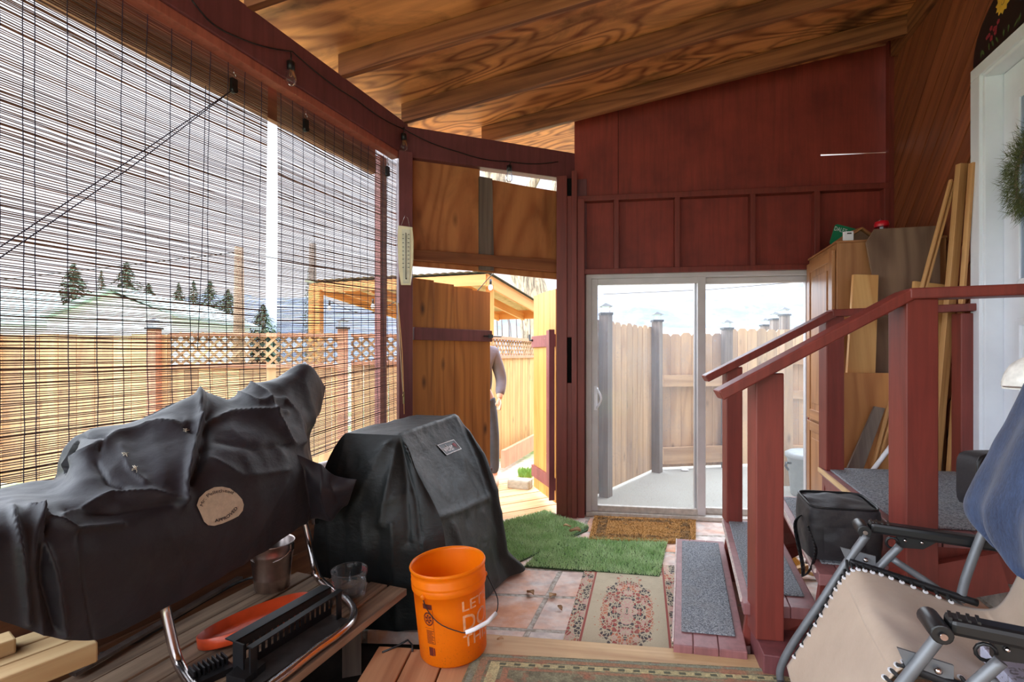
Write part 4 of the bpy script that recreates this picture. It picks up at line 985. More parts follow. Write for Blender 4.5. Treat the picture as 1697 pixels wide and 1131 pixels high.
# supports: stringers at both ends, fascia under the landing
for w_, e0 in ((0.05, .06), (.95, -.06)):
    q = [n1.lerp(f1_, w_), n2.lerp(f2_, w_), n3.lerp(f3_, w_), n4.lerp(f4_, w_)]
    pts = [V(q[0].x, q[0].y, BZ)+SX*.03, V(q[0].x, q[0].y, TZ[0]-.046)+SX*.03, V(q[1].x, q[1].y, TZ[0]-.046), V(q[1].x, q[1].y, TZ[1]-.046)+SX*.02, V(q[2].x, q[2].y, TZ[1]-.046), V(q[2].x, q[2].y, TZ[2]-.046)+SX*.02, V(q[3].x, q[3].y, TZ[2]-.046), V(q[3].x, q[3].y, TZ[3]-.042)+SX*.02,
           V(q[3].x, q[3].y, TZ[3]-.042)+SX*.25, V(q[3].x, q[3].y, .12)+SX*.1, V(q[1].x, q[1].y, BZ)+SX*.1]
    b = MB(); b.prism(pts, SA*.035); b.build('stringer', M['red'], stairs)
b = MB(); b.beam(L0+SX*.03-V(0, 0, .115), L1+SX*.03-V(0, 0, .115), .03, .14); b.build('landing_fascia', M['red'], stairs)
b = MB(); b.beam(L0+SA*.02-V(0, 0, .10), R0+SA*.02-V(0, 0, .10)-SX*.05, .03, .12); b.build('landing_fascia', M['red'], stairs)
b = MB(); b.beam(n3+SX*.05-V(0, 0, .10), n3+SX*.6+V(0, 0, .06), .03, .14); b.build('brace', M['red'], stairs)
b = MB(); q0_, q1_ = V(n2.x, n2.y, 0)+SX*.04-SA*.06, V(n2.x, n2.y, 0)+SX*.42-SA*.08; b.beam(q0_+V(0, 0, -.04), q1_+V(0, 0, -.04), .20, .24); b.build('base_block', M['red_dark'], stairs, bevel=.004)
# posts
def post(name, px0, px1, Y, z0, z1, mat='red'):
    c = W((px0+px1)/2, 588, Y); w_ = (px1-px0)/F*Y*.94
    b = MB(); b.box(V(c.x, c.y, (z0+z1)/2), (w_, w_, z1-z0), -.14); return b.build(name, M[mat], stairs, bevel=.005)
def zat(py, Y): return H-(py-CY)/F*Y
post('post', 1245, 1291, 1.95, .08, zat(618, 1.95)); post('post', 1487, 1538, 1.845, .08, zat(497, 1.845))
post('post', 1200, 1227, 2.97, TZ[1], zat(608, 2.97)); post('post', 1363, 1392, 2.93, TZ[3], zat(524, 2.93)); post('post', 1585, 1609, 2.82, TZ[3], zat(520, 2.82))
def rail(pts, w_, h_):
    for i in range(len(pts)-1):
        b = MB(); b.beam(pts[i], pts[i+1], w_, h_, cut=(i > 0)); lab(b.build('handrail', M['red'], stairs, bevel=.006), 'glossy dark red handrail')
rail([W(1190, 655, 1.92), W(1502, 489, 1.83)], .09, .04); rail([W(1498, 489, 1.83), W(1745, 480, 1.71)], .09, .04)
rail([W(1168, 628, 2.96), W(1378, 521, 2.90)], .085, .042); rail([W(1374, 520, 2.90), W(1612, 510, 2.79)], .085, .042)

# ------------------------------------------------------------------ mats
def grass_mat(label, px, z0=BZ, n=9000, seed=1):
    P_ = [G(*q, z0+.004) for q in px]; c = sum(P_, V(0, 0, 0))/len(P_); rng = random.Random(seed)
    root = thing('grass_mat', label, 'mat', V(c.x, c.y, z0))
    b = MB(); b.prism([V(p.x, p.y, z0+.001) for p in P_], V(0, 0, .008)); b.build('backing', plain('mat_backing', (52, 74, 40), .9) if 'mat_backing' not in bpy.data.materials else bpy.data.materials['mat_backing'], root)
    m = len(P_); b = MB()
    def inside(x, y):
        s = 0
        for i in range(m):
            a, d = P_[i], P_[(i+1) % m]; s += 1 if (d.x-a.x)*(y-a.y)-(d.y-a.y)*(x-a.x) > 0 else -1
        return abs(s) == m
    x0, x1 = min(p.x for p in P_), max(p.x for p in P_); y0, y1 = min(p.y for p in P_), max(p.y for p in P_); k = 0
    while k < n:
        x, y = rng.uniform(x0, x1), rng.uniform(y0, y1)
        if not inside(x, y): continue
        an = rng.random()*6.28; w_ = .0028; d = V(math.cos(an)*w_, math.sin(an)*w_, 0); h_ = rng.uniform(.014, .028)
        p = V(x, y, z0+.008); b.face([p-d, p+d, p+V(rng.uniform(-.016, .016), rng.uniform(-.016, .016), h_)], r=rng.random()*.6+.4*noise.noise(V(x*9, y*9, 0))+.2); k += 1
    o = b.build('artificial_grass', M['turf'], root); o['kind'] = 'stuff'
t = NT('artificial_turf'); t.bsdf(t.mix(t.rnd(), srgb(140, 184, 108), srgb(220, 236, 194)), .7); M['turf'] = t.m
grass_mat('artificial grass mat lying crosswise over the patterned rug', [(869, 940), (1093, 957), (1106, 899), (922, 892)], n=11000)
grass_mat('artificial grass mat at the foot of the gate posts', [(822, 940), (858, 934), (862, 932), (974, 880), (976, 874), (903, 848), (826, 868)], n=11000, seed=2)
def coir():
    t = NT('coir_bristle'); uv = t.uv(); p = t.pos(); n1 = t.noise(p, 170, 3, .8); n2 = t.noise(p, 22, 4, .7)
    sx = t.n('ShaderNodeSeparateXYZ'); t.l(uv, sx.inputs[0])
    ax = t.math('ABSOLUTE', t.math('SUBTRACT', sx.outputs[0], .5)); ay = t.math('ABSOLUTE', t.math('SUBTRACT', sx.outputs[1], .5))
    bd = t.math('MAXIMUM', t.math('COMPARE', ax, .40, .045), t.math('COMPARE', ay, .36, .06))
    bd = t.math('MULTIPLY', bd, t.math('MULTIPLY', t.math('LESS_THAN', ax, .46), t.math('LESS_THAN', ay, .45)))
    dk = t.math('MAXIMUM', t.math('MULTIPLY', bd, t.ramp(n2, .38, .55)), t.math('MULTIPLY', t.math('LESS_THAN', ax, .34), t.ramp(n2, .56, .66)))
    c = t.mix(t.ramp(n1, .35, .65), srgb(226, 172, 98), srgb(180, 126, 66)); c = t.mix(t.math('MULTIPLY', dk, .7), c, srgb(74, 64, 54))
    t.bsdf(c, .95, bump=n1, bs=1, bd=.012); return t.m
def flatmat(name, label, px, z0, th, mat, cat='mat', nx=1):
    P_ = [G(*q, z0+th) for q in px]
    b = MB()
    fn = lambda u, v: P_[0].lerp(P_[1], u).lerp(P_[3].lerp(P_[2], u), v)
    b.grid(fn, 40, 24, 1, 1, sm=True); i = len(b.v)
    for k in range(4):
        a, c = P_[k], P_[(k+1) % 4]; b.face([V(a.x, a.y, z0), V(c.x, c.y, z0), c, a], [(.5, .02)]*4)
    o = b.build(name, mat); tag(o, label, cat); return o
cm = flatmat('coir_doormat', 'brown coir doormat lying before the sliding glass door', [(976, 893), (1153, 898), (1153, 862), (985, 855)], BZ+.001, .02, coir())
rngc = random.Random(5); b = MB()
Pc = [G(*q, BZ+.02) for q in [(976, 893), (1153, 898), (1153, 862), (985, 855)]]
for k in range(6000):
    u, v = rngc.random(), rngc.random(); p = Pc[0].lerp(Pc[1], u).lerp(Pc[3].lerp(Pc[2], u), v); d = V(rngc.uniform(-.003, .003), .002, 0)
    b.face([p-d, p+d, p+V(rngc.uniform(-.008, .008), rngc.uniform(-.008, .008), rngc.uniform(.006, .014))], [(u, v)]*3)
o = b.build('bristles', bpy.data.materials['coir_bristle'], cm); o['kind'] = 'stuff'
def rug_mat():
    t = NT('oriental_runner'); uv = t.uv(); p = t.pos()
    sx = t.n('ShaderNodeSeparateXYZ'); t.l(uv, sx.inputs[0])
    x = t.math('ABSOLUTE', t.math('SUBTRACT', sx.outputs[0], .5)); y = t.math('ABSOLUTE', t.math('SUBTRACT', sx.outputs[1], .47))
    cb = t.n('ShaderNodeCombineXYZ'); t.l(t.math('MULTIPLY', x, .62), cb.inputs[0]); t.l(t.math('MULTIPLY', y, .86), cb.inputs[1])
    v1 = t.n('ShaderNodeTexVoronoi', feature='DISTANCE_TO_EDGE'); v1.inputs['Scale'].default_value = 46; t.l(cb.outputs[0], v1.inputs['Vector'])
    v2 = t.n('ShaderNodeTexVoronoi'); v2.inputs['Scale'].default_value = 30; t.l(cb.outputs[0], v2.inputs['Vector'])
    sc = t.n('ShaderNodeSeparateColor'); t.l(v2.outputs['Color'], sc.inputs[0])
    r = t.math('SQRT', t.math('ADD', t.math('POWER', t.math('DIVIDE', x, .29), 2), t.math('POWER', t.math('DIVIDE', y, .36), 2)))
    wob = t.noise(cb.outputs[0], 22, 3, .6); r2 = t.math('ADD', r, t.math('MULTIPLY_ADD', wob, 1.5, -.75))
    med = t.math('LESS_THAN', r2, .86)
    brd = t.math('GREATER_THAN', x, .375); line = t.math('COMPARE', x, .362, .010)
    corner = t.math('GREATER_THAN', t.math('ADD', t.math('MULTIPLY', x, 1.0), t.math('MULTIPLY_ADD', wob, .18, t.math('MULTIPLY', y, .85))), .745)
    pat = t.math('MAXIMUM', t.math('MAXIMUM', med, brd), corner)
    cream = srgb(206, 192, 164); red = srgb(168, 84, 76); dark = srgb(74, 70, 74); pink = srgb(212, 166, 156); org = srgb(204, 120, 92)
    pc_ = t.mix(t.math('GREATER_THAN', sc.outputs[0], .35), red, pink); pc_ = t.mix(t.math('GREATER_THAN', sc.outputs[0], .62), pc_, dark); pc_ = t.mix(t.math('GREATER_THAN', sc.outputs[1], .8), pc_, org)
    pc_ = t.mix(t.ramp(v1.outputs['Distance'], .12, .05), pc_, cream)
    c = t.mix(pat, cream, pc_); c = t.mix(line, c, red)
    dirt = t.ramp(t.noise(p, 5, 6, .65), .5, .75); c = t.mix(t.math('MULTIPLY', dirt, .45), c, srgb(150, 134, 112))
    fine = t.noise(p, 300, 2, .7); c = t.mix(t.math('MULTIPLY', t.ramp(fine, .35, .65), .25), c, srgb(110, 92, 80))
    t.bsdf(c, .95, bump=fine, bs=.5, bd=.004); return t.m
flatmat('patterned_rug', 'faded red and cream patterned rug beside the lowest stair', [(916, 1118), (1150, 1136), (1118, 938), (974, 925)], BZ+.001, .006, rug_mat(), 'rug')
def rug2_mat():
    t = NT('hooked_rug'); uv = t.uv(); p = t.pos(); sx = t.n('ShaderNodeSeparateXYZ'); t.l(uv, sx.inputs[0])
    n1 = t.noise(p, 120, 3, .8); n2 = t.noise(p, 26, 4, .7); e = t.math('MINIMUM', sx.outputs[1], sx.outputs[0])
    c = t.mix(t.ramp(n2, .4, .6), srgb(150, 146, 116), srgb(112, 104, 82)); c = t.mix(t.ramp(t.noise(p, 9, 3, .6), .55, .62), c, srgb(164, 106, 80))
    for e0, w_, cc in ((.012, .006, srgb(142, 146, 128)), (.03, .009, srgb(172, 122, 92)), (.058, .012, srgb(206, 190, 140)), (.085, .007, srgb(172, 118, 90))):
        m = t.math('COMPARE', e, e0, w_); c = t.mix(t.math('MULTIPLY', m, t.ramp(n2, .25, .55)), c, cc)
    dots = t.math('GREATER_THAN', t.math('SINE', t.math('MULTIPLY', sx.outputs[0], 190)), .2); c = t.mix(t.math('MULTIPLY', t.math('COMPARE', e, .058, .007), dots), c, srgb(92, 96, 76))
    c = t.mix(t.math('MULTIPLY', t.ramp(n1, .35, .65), .55), c, srgb(86, 76, 60)); t.bsdf(c, .95, bump=n1, bs=.8, bd=.006); return t.m
r0, r1 = G(786, 1087, .001), G(1370, 1118, .001); dr = (r1-r0).normalized(); dm = V(dr.y, -dr.x, 0)
b = MB(); w_ = (r1-r0).length+.35; P2 = [r0+V(0, 0, .01), r0+dr*w_+V(0, 0, .01), r0+dr*w_+dm*1.2+V(0, 0, .01), r0+dm*1.2-dr*.12+V(0, 0, .01)]
b.grid(lambda u, v: P2[0].lerp(P2[1], u).lerp(P2[3].lerp(P2[2], u), v), 30, 30, 1, 1.2)
for k in range(4):
    a, c = P2[k], P2[(k+1) % 4]; b.face([c-V(0, 0, .009), a-V(0, 0, .009), a, c], [(.1, .01)]*4)
tag(b.build('area_rug', rug2_mat()), 'worn olive and rust area rug on the deck below the nosing board', 'rug')
# dry leaves and twigs
M['dry_leaf'] = leaf_mat('dry_leaf', (196, 164, 128), (150, 112, 80)); rl = random.Random(9)
for lb, px, py, z, s in (('pale curled leaf between the two grass mats', 953, 882, BZ+.03, .045), ('small brown leaf on the paver joint', 879, 985, BZ+.004, .03), ('brown leaf where four pavers meet', 916, 990, BZ+.004, .03), ('dark leaf on the paver beside the patterned rug', 928, 1010, BZ+.004, .02), ('tan leaf on the grass mat by the gate posts', 940, 874, BZ+.03, .03), ('tiny leaf on the nosing board near the bucket', 829, 1062, .004, .014)):
    c = G(px, py, z); b = MB(); an = rl.random()*6
    b.grid(lambda u, v: c+Matrix.Rotation(an, 3, 'Z') @ V((u-.5)*2*s, (v-.5)*s*(1-(2*u-1)**2)*1.4, .4*s*((2*v-1)**2)+.2*s*math.sin(u*5)+.004), 8, 6); tag(b.build('dry_leaf', M['dry_leaf']), lb, 'leaf')

# ------------------------------------------------------------------ oak cabinet, boards, things in the corner
def cz(py, Y): return H-(py-CY)/F*Y
Q0, Q1 = W(1387, 403, 3.23), W(1341, 433, 3.83); ztc = 1.908; Q0.z = Q1.z = ztc
side = V(.58, -.155, 0); Q2 = Q0+side; Q3 = Q1+side*.86
cab = thing('pantry_cabinet', 'tall oak pantry cabinet standing at the end of the sliding door', 'cabinet', V((Q0.x+Q3.x)/2, (Q0.y+Q3.y)/2, BZ))
b = MB(); b.hexa([V(p.x, p.y, BZ) for p in (Q0, Q2, Q3, Q1)]+[V(p.x, p.y, ztc) for p in (Q0, Q2, Q3, Q1)]); b.build('carcass', M['oak'], cab, bevel=.003)
fd_ = (Q1-Q0); fl_ = fd_.length; fd_.normalize(); fn_ = V(fd_.y, -fd_.x, 0); fn_ = fn_ if fn_.x < 0 else -fn_
def cabdoor(z0, z1):
    o0 = Q0+fd_*.02+fn_*.003
    def P_(u, z, o=0.0): return V(o0.x, o0.y, 0)+fd_*(u*(fl_-.04))+fn_*o+V(0, 0, z)
    def slabx(name, u0, u1, za, zb_, o0_, o1_, par):
        b = MB(); b.hexa([P_(u0, za, o0_), P_(u1, za, o0_), P_(u1, za, o1_), P_(u0, za, o1_), P_(u0, zb_, o0_), P_(u1, zb_, o0_), P_(u1, zb_, o1_), P_(u0, zb_, o1_)]); return b.build(name, M['oak'], par, bevel=.003)
    d = slabx('door', .12, .88, z0+.06, z1-.06, .0, .012, cab)
    for u0, u1, za, zb_ in ((0, .13, z0, z1), (.87, 1, z0, z1), (.13, .87, z0, z0+.07), (.13, .87, z1-.07, z1)): slabx('door_rail', u0, u1, za, zb_, .0, .02, d)
    slabx('raised_panel', .2, .8, z0+.12, z1-.12, .012, .019, d)
cabdoor(.70, 1.87); cabdoor(-.06, .68)
b = MB(); b.hexa([Q0+V(-.01, -.006, 0), Q2+V(0, -.006, 0), Q3, Q1+V(-.01, 0, 0), Q0+V(-.01, -.006, .012), Q2+V(0, -.006, .012), Q3+V(0, 0, .012), Q1+V(-.01, 0, .012)]); b.build('top_board', M['oak'], cab)
ZT = ztc+.013
# things on the cabinet
M['sign_green'] = plain('sign_green', (22, 128, 88), .4, var=.05)
Ys = 3.62
sg = thing('street_sign', 'green street style sign leaning on the wall above the oak cabinet', 'sign', W(1395, 404, Ys))
s00, s10, s01 = W(1374, 405, Ys), W(1490, 435, Ys-.05), W(1381, 370, Ys)
ux = (s10-s00).normalized(); uy = (s01-s00); uy = (uy-ux*uy.dot(ux)); hgt = uy.length; uy.normalize(); un = ux.cross(uy)
if un.y > 0: un = -un
def sp_(x, y, o=0.0): return s00+ux*x+uy*y+un*o
Ls, rr = .62, .02; ol = []
for cx, cy, a0 in ((Ls-rr, rr, -90), (Ls-rr, hgt-rr, 0), (rr, hgt-rr, 90), (rr, rr, 180)):
    for k in range(5): a = math.radians(a0+k*22.5); ol.append(sp_(cx+rr*math.cos(a), cy+rr*math.sin(a)))
b = MB(); b.prism(ol, -un*.003); plate = b.build('plate', M['sign_green'], sg)
letters('lettering', "DALE'S", .04, lambda x, y, w: sp_(.004+x, hgt-.050+y*.032, .002), M['white'], plate, width=.088)
letters('lettering', "CASTLE", .14, lambda x, y, w: sp_(.105+x, .030+y*.095, .002), M['white'], plate, thick=.003, width=.40)
sb = MB(); c = W(1405.5, 402, 3.25); c.z = ZT; c.y = 3.27; c.x = (1405.5-CX)/F*3.27; sb.box(c+V(0, 0, .036), (.058, .022, .072), -.2); o = thing('sensor_box', 'small white sensor box at the front corner of the oak cabinet', 'sensor', c)
sb.build('housing', M['white'], o, bevel=.003); b = MB(); b.box(c+V(0, -.012, .058), (.026, .002, .008), -.2); b.build('display', M['black'], o)
bh = thing('birdhouse', 'small wooden birdhouse roof beside the white sensor box', 'birdhouse', W(1418, 404, 3.35)); c = V((1418-CX)/F*3.36, 3.36, ZT)
for s in (-1, 1):
    b = MB(); b.beam(c+V(0, 0, .105), c+V(s*.115, 0, .025), .13, .012, up=V(s*.57, 0, .82)); b.build('roof_board', M['oak'], bh, bevel=.002)
b = MB(); b.prism([c+V(-.075, -.045, 0), c+V(.075, -.045, 0), c+V(.075, -.045, .04), c+V(0, -.045, .09), c+V(-.075, -.045, .04)], V(0, .09, 0)); b.build('body', M['ply_old'], bh)
lt = V((1461-CX)/F*3.28, 3.28, ZT)
lan = thing('lantern', 'small red capped lantern above the old plywood board', 'lantern', lt); k = .03
b = MB(); b.lathe([(.001, 0), (.036, 0), (.036, .02)], lt, 20); b.build('base', M['black'], lan)
b = MB(); b.lathe([(.032, .02), (.032, .085)], lt+V(0, 0, .02), 20); b.build('globe', M['bulb'], lan)
b = MB(); b.tube([lt+V(0, 0, .02), lt+V(0, 0, .105)], .011, 10); b.build('lamp', M['white'], lan)
b = MB(); b.lathe([(.04, .105), (.043, .12), (.037, .14), (.012, .147), (.001, .147)], lt, 20); b.build('cap', plain('red_cap', (196, 24, 40), .3), lan)
b = MB(); b.tube([lt+V(-.02, 0, .143), lt+V(0, 0, .162), lt+V(.02, 0, .143)], .002, 6); b.build('handle', M['chrome'], lan)
# lumber leaning in the corner
def board(name, label, pts, Y0, th, mat, group=None, Y1=None):    # outline points (px, py) on a plane that leans from Y0 (low) to Y1 (top)
    ys = [p[1] for p in pts]; lo, hi = max(ys), min(ys); Y1 = Y1 or Y0
    b = MB(); w_ = [W(px, py, Y0+(Y1-Y0)*(lo-py)/(lo-hi)-.20*((px-1400)/F*3)) for px, py in pts]
    b.prism(w_, V(0.03, .98, 0)*th); return tag(b.build(name, mat), label, 'board', group)
board('plywood_board', 'old brown plywood board with a clipped corner leaning beside the oak cabinet', [(1437, 955), (1566, 965), (1557, 374), (1450, 380), (1436, 402), (1446, 455)], 3.15, .012, M['ply_old'], None, 3.17)
board('pine_board', 'yellow pine board standing in front of the oak cabinet side', [(1383, 945), (1440, 945), (1456, 456), (1415, 455)], 3.09, .02, M['pine'], None, 3.11)
board('plywood_square', 'clean square plywood offcut leaning behind the landing', [(1387, 935), (1480, 935), (1492, 619), (1394, 618)], 3.055, .012, M['ply_new'], None, 3.065)
board('pine_board', 'wide pine board behind the thicker leaning sticks', [(1478, 945), (1535, 950), (1566, 472), (1516, 466)], 3.105, .02, M['pine'], None, 3.115)
board('grey_plank', 'short weathered plank leaning against the clean plywood', [(1335, 935), (1375, 935), (1467, 677), (1450, 674)], 3.02, .014, M['grey_wood'], None, 3.03)
def stick(label, a, c, w_, d_, Y0=3.0, Y1=2.965, mat='stick', cat='stick', nm='leaning_stick'):
    p0, p1 = W(a[0], a[1], Y0), W(c[0], c[1], Y1); b = MB(); b.beam(p0, p1, w_, d_, up=(0, 1, 0)); return tag(b.build(nm, M[mat], bevel=.002), label, cat, 'sticks leaning in the corner')
stick('thin double lath leaning with its top short of the others', (1398, 950), (1576, 298), .012, .02, 3.03, 2.90)
stick('thin lath pressed against the double lath', (1406, 950), (1582, 300), .012, .02, 3.03, 2.90)
stick('thick square stick reaching highest among the leaning lumber', (1534, 955), (1594, 272), .045, .035, 2.985, 2.855)
stick('slim stick just behind the thick square stick', (1560, 955), (1611, 270), .016, .03, 2.99, 2.775)
stick('dark stained lath lowest beside the wall post', (1568, 955), (1600, 522), .03, .02, 2.98, 2.85, 'siding')
b = MB(); b.tube([W(1420, 815, 2.98), W(1540, 655, 2.90)], .013, 10); tag(b.build('plastic_pipe', M['white']), 'white plastic pipe leaning behind the landing', 'pipe')
b = MB(); b.tube([W(1464, 668, 3.045), W(1484, 640, 3.04)], .008, 8); tag(b.build('metal_tube', M['zinc']), 'short grey metal tube above the weathered plank', 'tube')

# door plaque, wreath
b = MB(); sA, sB = (s0+s1)/2, .47; zq = zdt+.07
ol = [(sA-sB, zq), (sA+sB, zq)]+[(sA+sB*math.cos(PI*k/16), zq+.03+.30*math.sin(PI*k/16)) for k in range(17)]
pq = thing('arched_plaque', 'black arched plaque painted with flowers over the house door', 'plaque', rws(sA, -.02, zq))
b.prism([rws(x, -.001, z) for x, z in ol], -RN*.02); b.build('board', plain('plaque_black', (30, 24, 24), .4), pq, bevel=.004)
def petal(c, a, L_, w_): 
    d = V(math.cos(a), math.sin(a), 0); n = V(-d.y, d.x, 0)
    return [c+d*L_*.2-n*w_*.4, c+d*L_*.7-n*w_, c+d*L_, c+d*L_*.7+n*w_, c+d*L_*.2+n*w_*.4]
def flower(sx, z, r, mat, n, nm='flower', w_=.22):
    b = MB()
    for k in range(n):
        pts = petal(V(0, 0, 0), k*2*PI/n+.2, r, r*w_); b.face([rws(sx+p.x, -.0225, z+p.y) for p in pts])
    b.face([rws(sx+math.cos(k)*r*.18, -.0232, z+math.sin(k)*r*.18) for k in range(6)]); b.build(nm, mat, pq)
M['petal_yellow'] = plain('petal_yellow', (226, 176, 58), .6); M['petal_red'] = plain('petal_red', (150, 48, 60), .6); M['petal_blue'] = plain('petal_blue', (96, 110, 150), .6); M['leaf_green'] = plain('leaf_green', (70, 84, 44), .7)
sF = s1-.30; flower(sF+.02, zq+.20, .06, M['petal_yellow'], 11)
rp = random.Random(3)
for k in range(9): flower(s1-.20+rp.uniform(-.045, .05), zq+.085+rp.uniform(-.02, .05), .014, M['petal_red'], 5, 'berry', .4)
for k in range(12): flower(sA+rp.uniform(-.2, .1), zq+.16+rp.uniform(-.04, .08), .022, M['petal_blue'], 6, 'berry', .35)
flower(sA-.2, zq+.18, .06, M['petal_yellow'], 11)
b = MB()
for k in range(22):
    x = sA+.4-.8*k/21; pts = petal(V(0, 0, 0), rp.uniform(.3, 2.6), .05, .008); b.face([rws(x+p.x, -.0218, zq+.012+p.y) for p in pts])
b.build('painted_leaves', M['leaf_green'], pq)
wz, ws = 2.07, s1-.43
wrt = thing('door_wreath', 'green needle wreath hanging on the white house door', 'wreath', rws(ws, .03, wz-.2))
b = MB(); rw_ = random.Random(6)
for k in range(4200):
    a = rw_.random()*6.28; R_ = .18+rw_.gauss(0, .028); c = rws(ws+R_*math.cos(a), .035+rw_.uniform(-.035, .025), wz+R_*math.sin(a))
    dr_ = RU*(math.cos(a+rw_.uniform(-1.2, 1.2)))+V(0, 0, math.sin(a+rw_.uniform(-1.2, 1.2)))-RN*rw_.uniform(.0, .6)
    dr_ = dr_.normalized()*rw_.uniform(.03, .06); sd = dr_.cross(V(rw_.random()-.5, rw_.random()-.5, rw_.random()-.5)).normalized()*.0014
    b.face([c-sd, c+sd, c+dr_], r=rw_.random())
b.build('needles', leaf_mat('wreath_needles', (52, 64, 34), (104, 112, 60)), wrt)
b = MB(); b.tube([rws(ws+.18*math.cos(k*PI/16), .045, wz+.18*math.sin(k*PI/16)) for k in range(32)], .008, 6, closed=True); b.build('ring', M['bark'], wrt)
# ------------------------------------------------------------------ low bench platform on the blind side
PZ = .12
bn = thing('low_bench', 'low platform bench of weathered boards under the dark grill cover', 'bench', G(450, 1050, PZ))
e1, e0 = G(675, 976, PZ), G(476, 1134, PZ)
ed = (e1-e0).normalized(); en = V(-ed.y, ed.x, 0)
for k in range(8):
    a = e1+en*(.100*k+.002)+ed*(-.012*k+.02*(k % 3)*.3); c = a+en*.092; L_ = 1.75
    if k > 6: continue
    b = MB(); zt_ = PZ+.003*(k % 2)
    q = [a-ed*L_, a, c, c-ed*L_]
    b.hexa([V(p.x, p.y, zt_-.03) for p in q]+[V(p.x, p.y, zt_) for p in q]); b.build('board', M['deck_grey'], bn, bevel=.003)
for t_ in (.12, .85, 1.5):
    b = MB(); p = e1-ed*t_+en*.16; c = e1-ed*t_+en*.66; b.beam(V(p.x, p.y, PZ-.085), V(c.x, c.y, PZ-.085), .05, .10); b.build('joist', M['grey_wood'], bn)
    b = MB(); b.box(V(p.x, p.y, (PZ-.08-.25)/2)+en*.05, (.08, .08, .25), .3); b.build('leg', M['grey_wood'], bn)
    b = MB(); b.box(V(c.x, c.y, (PZ-.08-.25)/2)-en*.05, (.08, .08, .25), .3); b.build('leg', M['grey_wood'], bn)
# dark rubble in the gap
rg = random.Random(8); b = MB()
for k in range(160):
    c = e0.lerp(e1, rg.random())-en*rg.uniform(.0, .3)+V(0, 0, 0); c.z = -.235+rg.uniform(0, .03); s = rg.uniform(.008, .03)
    an = rg.random()*6; d = V(math.cos(an), math.sin(an), 0)*s; n_ = V(-d.y, d.x, 0)*.6
    b.face([c-d, c+n_+V(0, 0, s*.5), c+d, c-n_+V(0, 0, s*.3)], r=rg.random())
o = b.build('debris', leaf_mat('rubble', (104, 82, 60), (34, 28, 25))); tag(o, 'dark dead leaves and rubble in the gap beside the bench', 'debris', kind='stuff')

# ------------------------------------------------------------------ covered pellet grill
def fabric(name, c1, c2, rough, dust=None, sheen=.0, bs=.25):
    t = NT(name); p = t.pos(); n1 = t.noise(p, 420, 2, .6); n2 = t.noise(p, 5, 5, .65); n3 = t.noise(t.map(p, (1, 1, 1.6)), 34, 3, .55)
    c = t.mix(t.ramp(n2, .35, .65), srgb(*c1), srgb(*c2))
    if dust: c = t.mix(t.math('MULTIPLY', t.ramp(t.noise(p, 7, 6, .7), .5, .78), .5), c, srgb(*dust))
    t.bsdf(c, rough, bump=t.math('ADD', t.math('MULTIPLY', n1, .06), t.math('MULTIPLY', n3, .6)), bs=bs, bd=.012, Sheen_Weight=sheen); return t.m
M['cover'] = fabric('grill_cover_cloth', (35, 33, 44), (24, 23, 32), .56, (56, 54, 60), .08)
M['cover2'] = fabric('grill_cover_vinyl', (26, 31, 32), (19, 23, 24), .52, None, 0, .35)
t_s = lambda px: (px-CX)/F
def S(px, py, n):                                                # photo point on the plane n metres in front of the grill's legs
    t_ = t_s(px); s = (t_*(1.715-.316*n)+1.17-.949*n)/(.316-.949*t_)
    return W(px, py, 1.715-.316*n+.949*s)
sm_c = G(330, 1010, PZ)
gr = thing('covered_pellet_grill', 'pellet grill under a dark grey cloth cover on chrome tube legs', 'grill', V(-1.05, 2.0, PZ))
cols = [
 [(-80, 1000, .1), (-80, 940, .12), (-80, 890, .1), (-80, 865, .02), (-80, 845, -.15), (-80, 832, -.3)],
 [(20, 1035, .1), (20, 960, .12), (22, 895, .11), (30, 850, .04), (22, 825, -.12), (12, 809, -.3)],
 [(100, 1058, .1), (95, 980, .12), (90, 900, .12), (90, 848, .05), (95, 812, -.12), (108, 788, -.3)],
 [(170, 1057, .1), (165, 985, .12), (162, 900, .12), (165, 845, .07), (155, 775, -.08), (142, 721, -.28)],
 [(240, 1025, .1), (236, 960, .12), (236, 890, .125), (238, 815, .08), (236, 750, -.06), (230, 699, -.26)],
 [(310, 987, .1), (310, 930, .12), (310, 868, .13), (312, 795, .10), (320, 722, -.03), (334, 655, -.22)],
 [(375, 950, .1), (375, 900, .12), (375, 838, .13), (376, 770, .10), (378, 712, -.02), (386, 664, -.22)],
 [(440, 912, .1), (440, 860, .12), (440, 800, .13), (440, 745, .09), (432, 690, -.03), (424, 641, -.20)],
 [(482, 882, .1), (490, 830, .11), (494, 772, .10), (488, 722, .05), (478, 678, -.05), (474, 624, -.18)],
 [(503, 866, .06), (514, 812, .05), (510, 762, .02), (504, 726, -.03), (520, 688, -.08), (514, 612, -.15)],
 [(508, 858, -.12), (518, 800, -.14), (514, 752, -.15), (513, 718, -.16), (531, 676, -.17), (537, 640, -.18)],
]
rows = []
for r_ in range(6): rows.append([S(*c[r_]) for c in cols])
gn = V(.949, -.316, 0)
rows.append([p-gn*.10-V(0, 0, .08 if i < 9 else .03) for i, p in enumerate(rows[5])])
rows.append([p-gn*.16-V(0, 0, .42) for p in rows[5]])
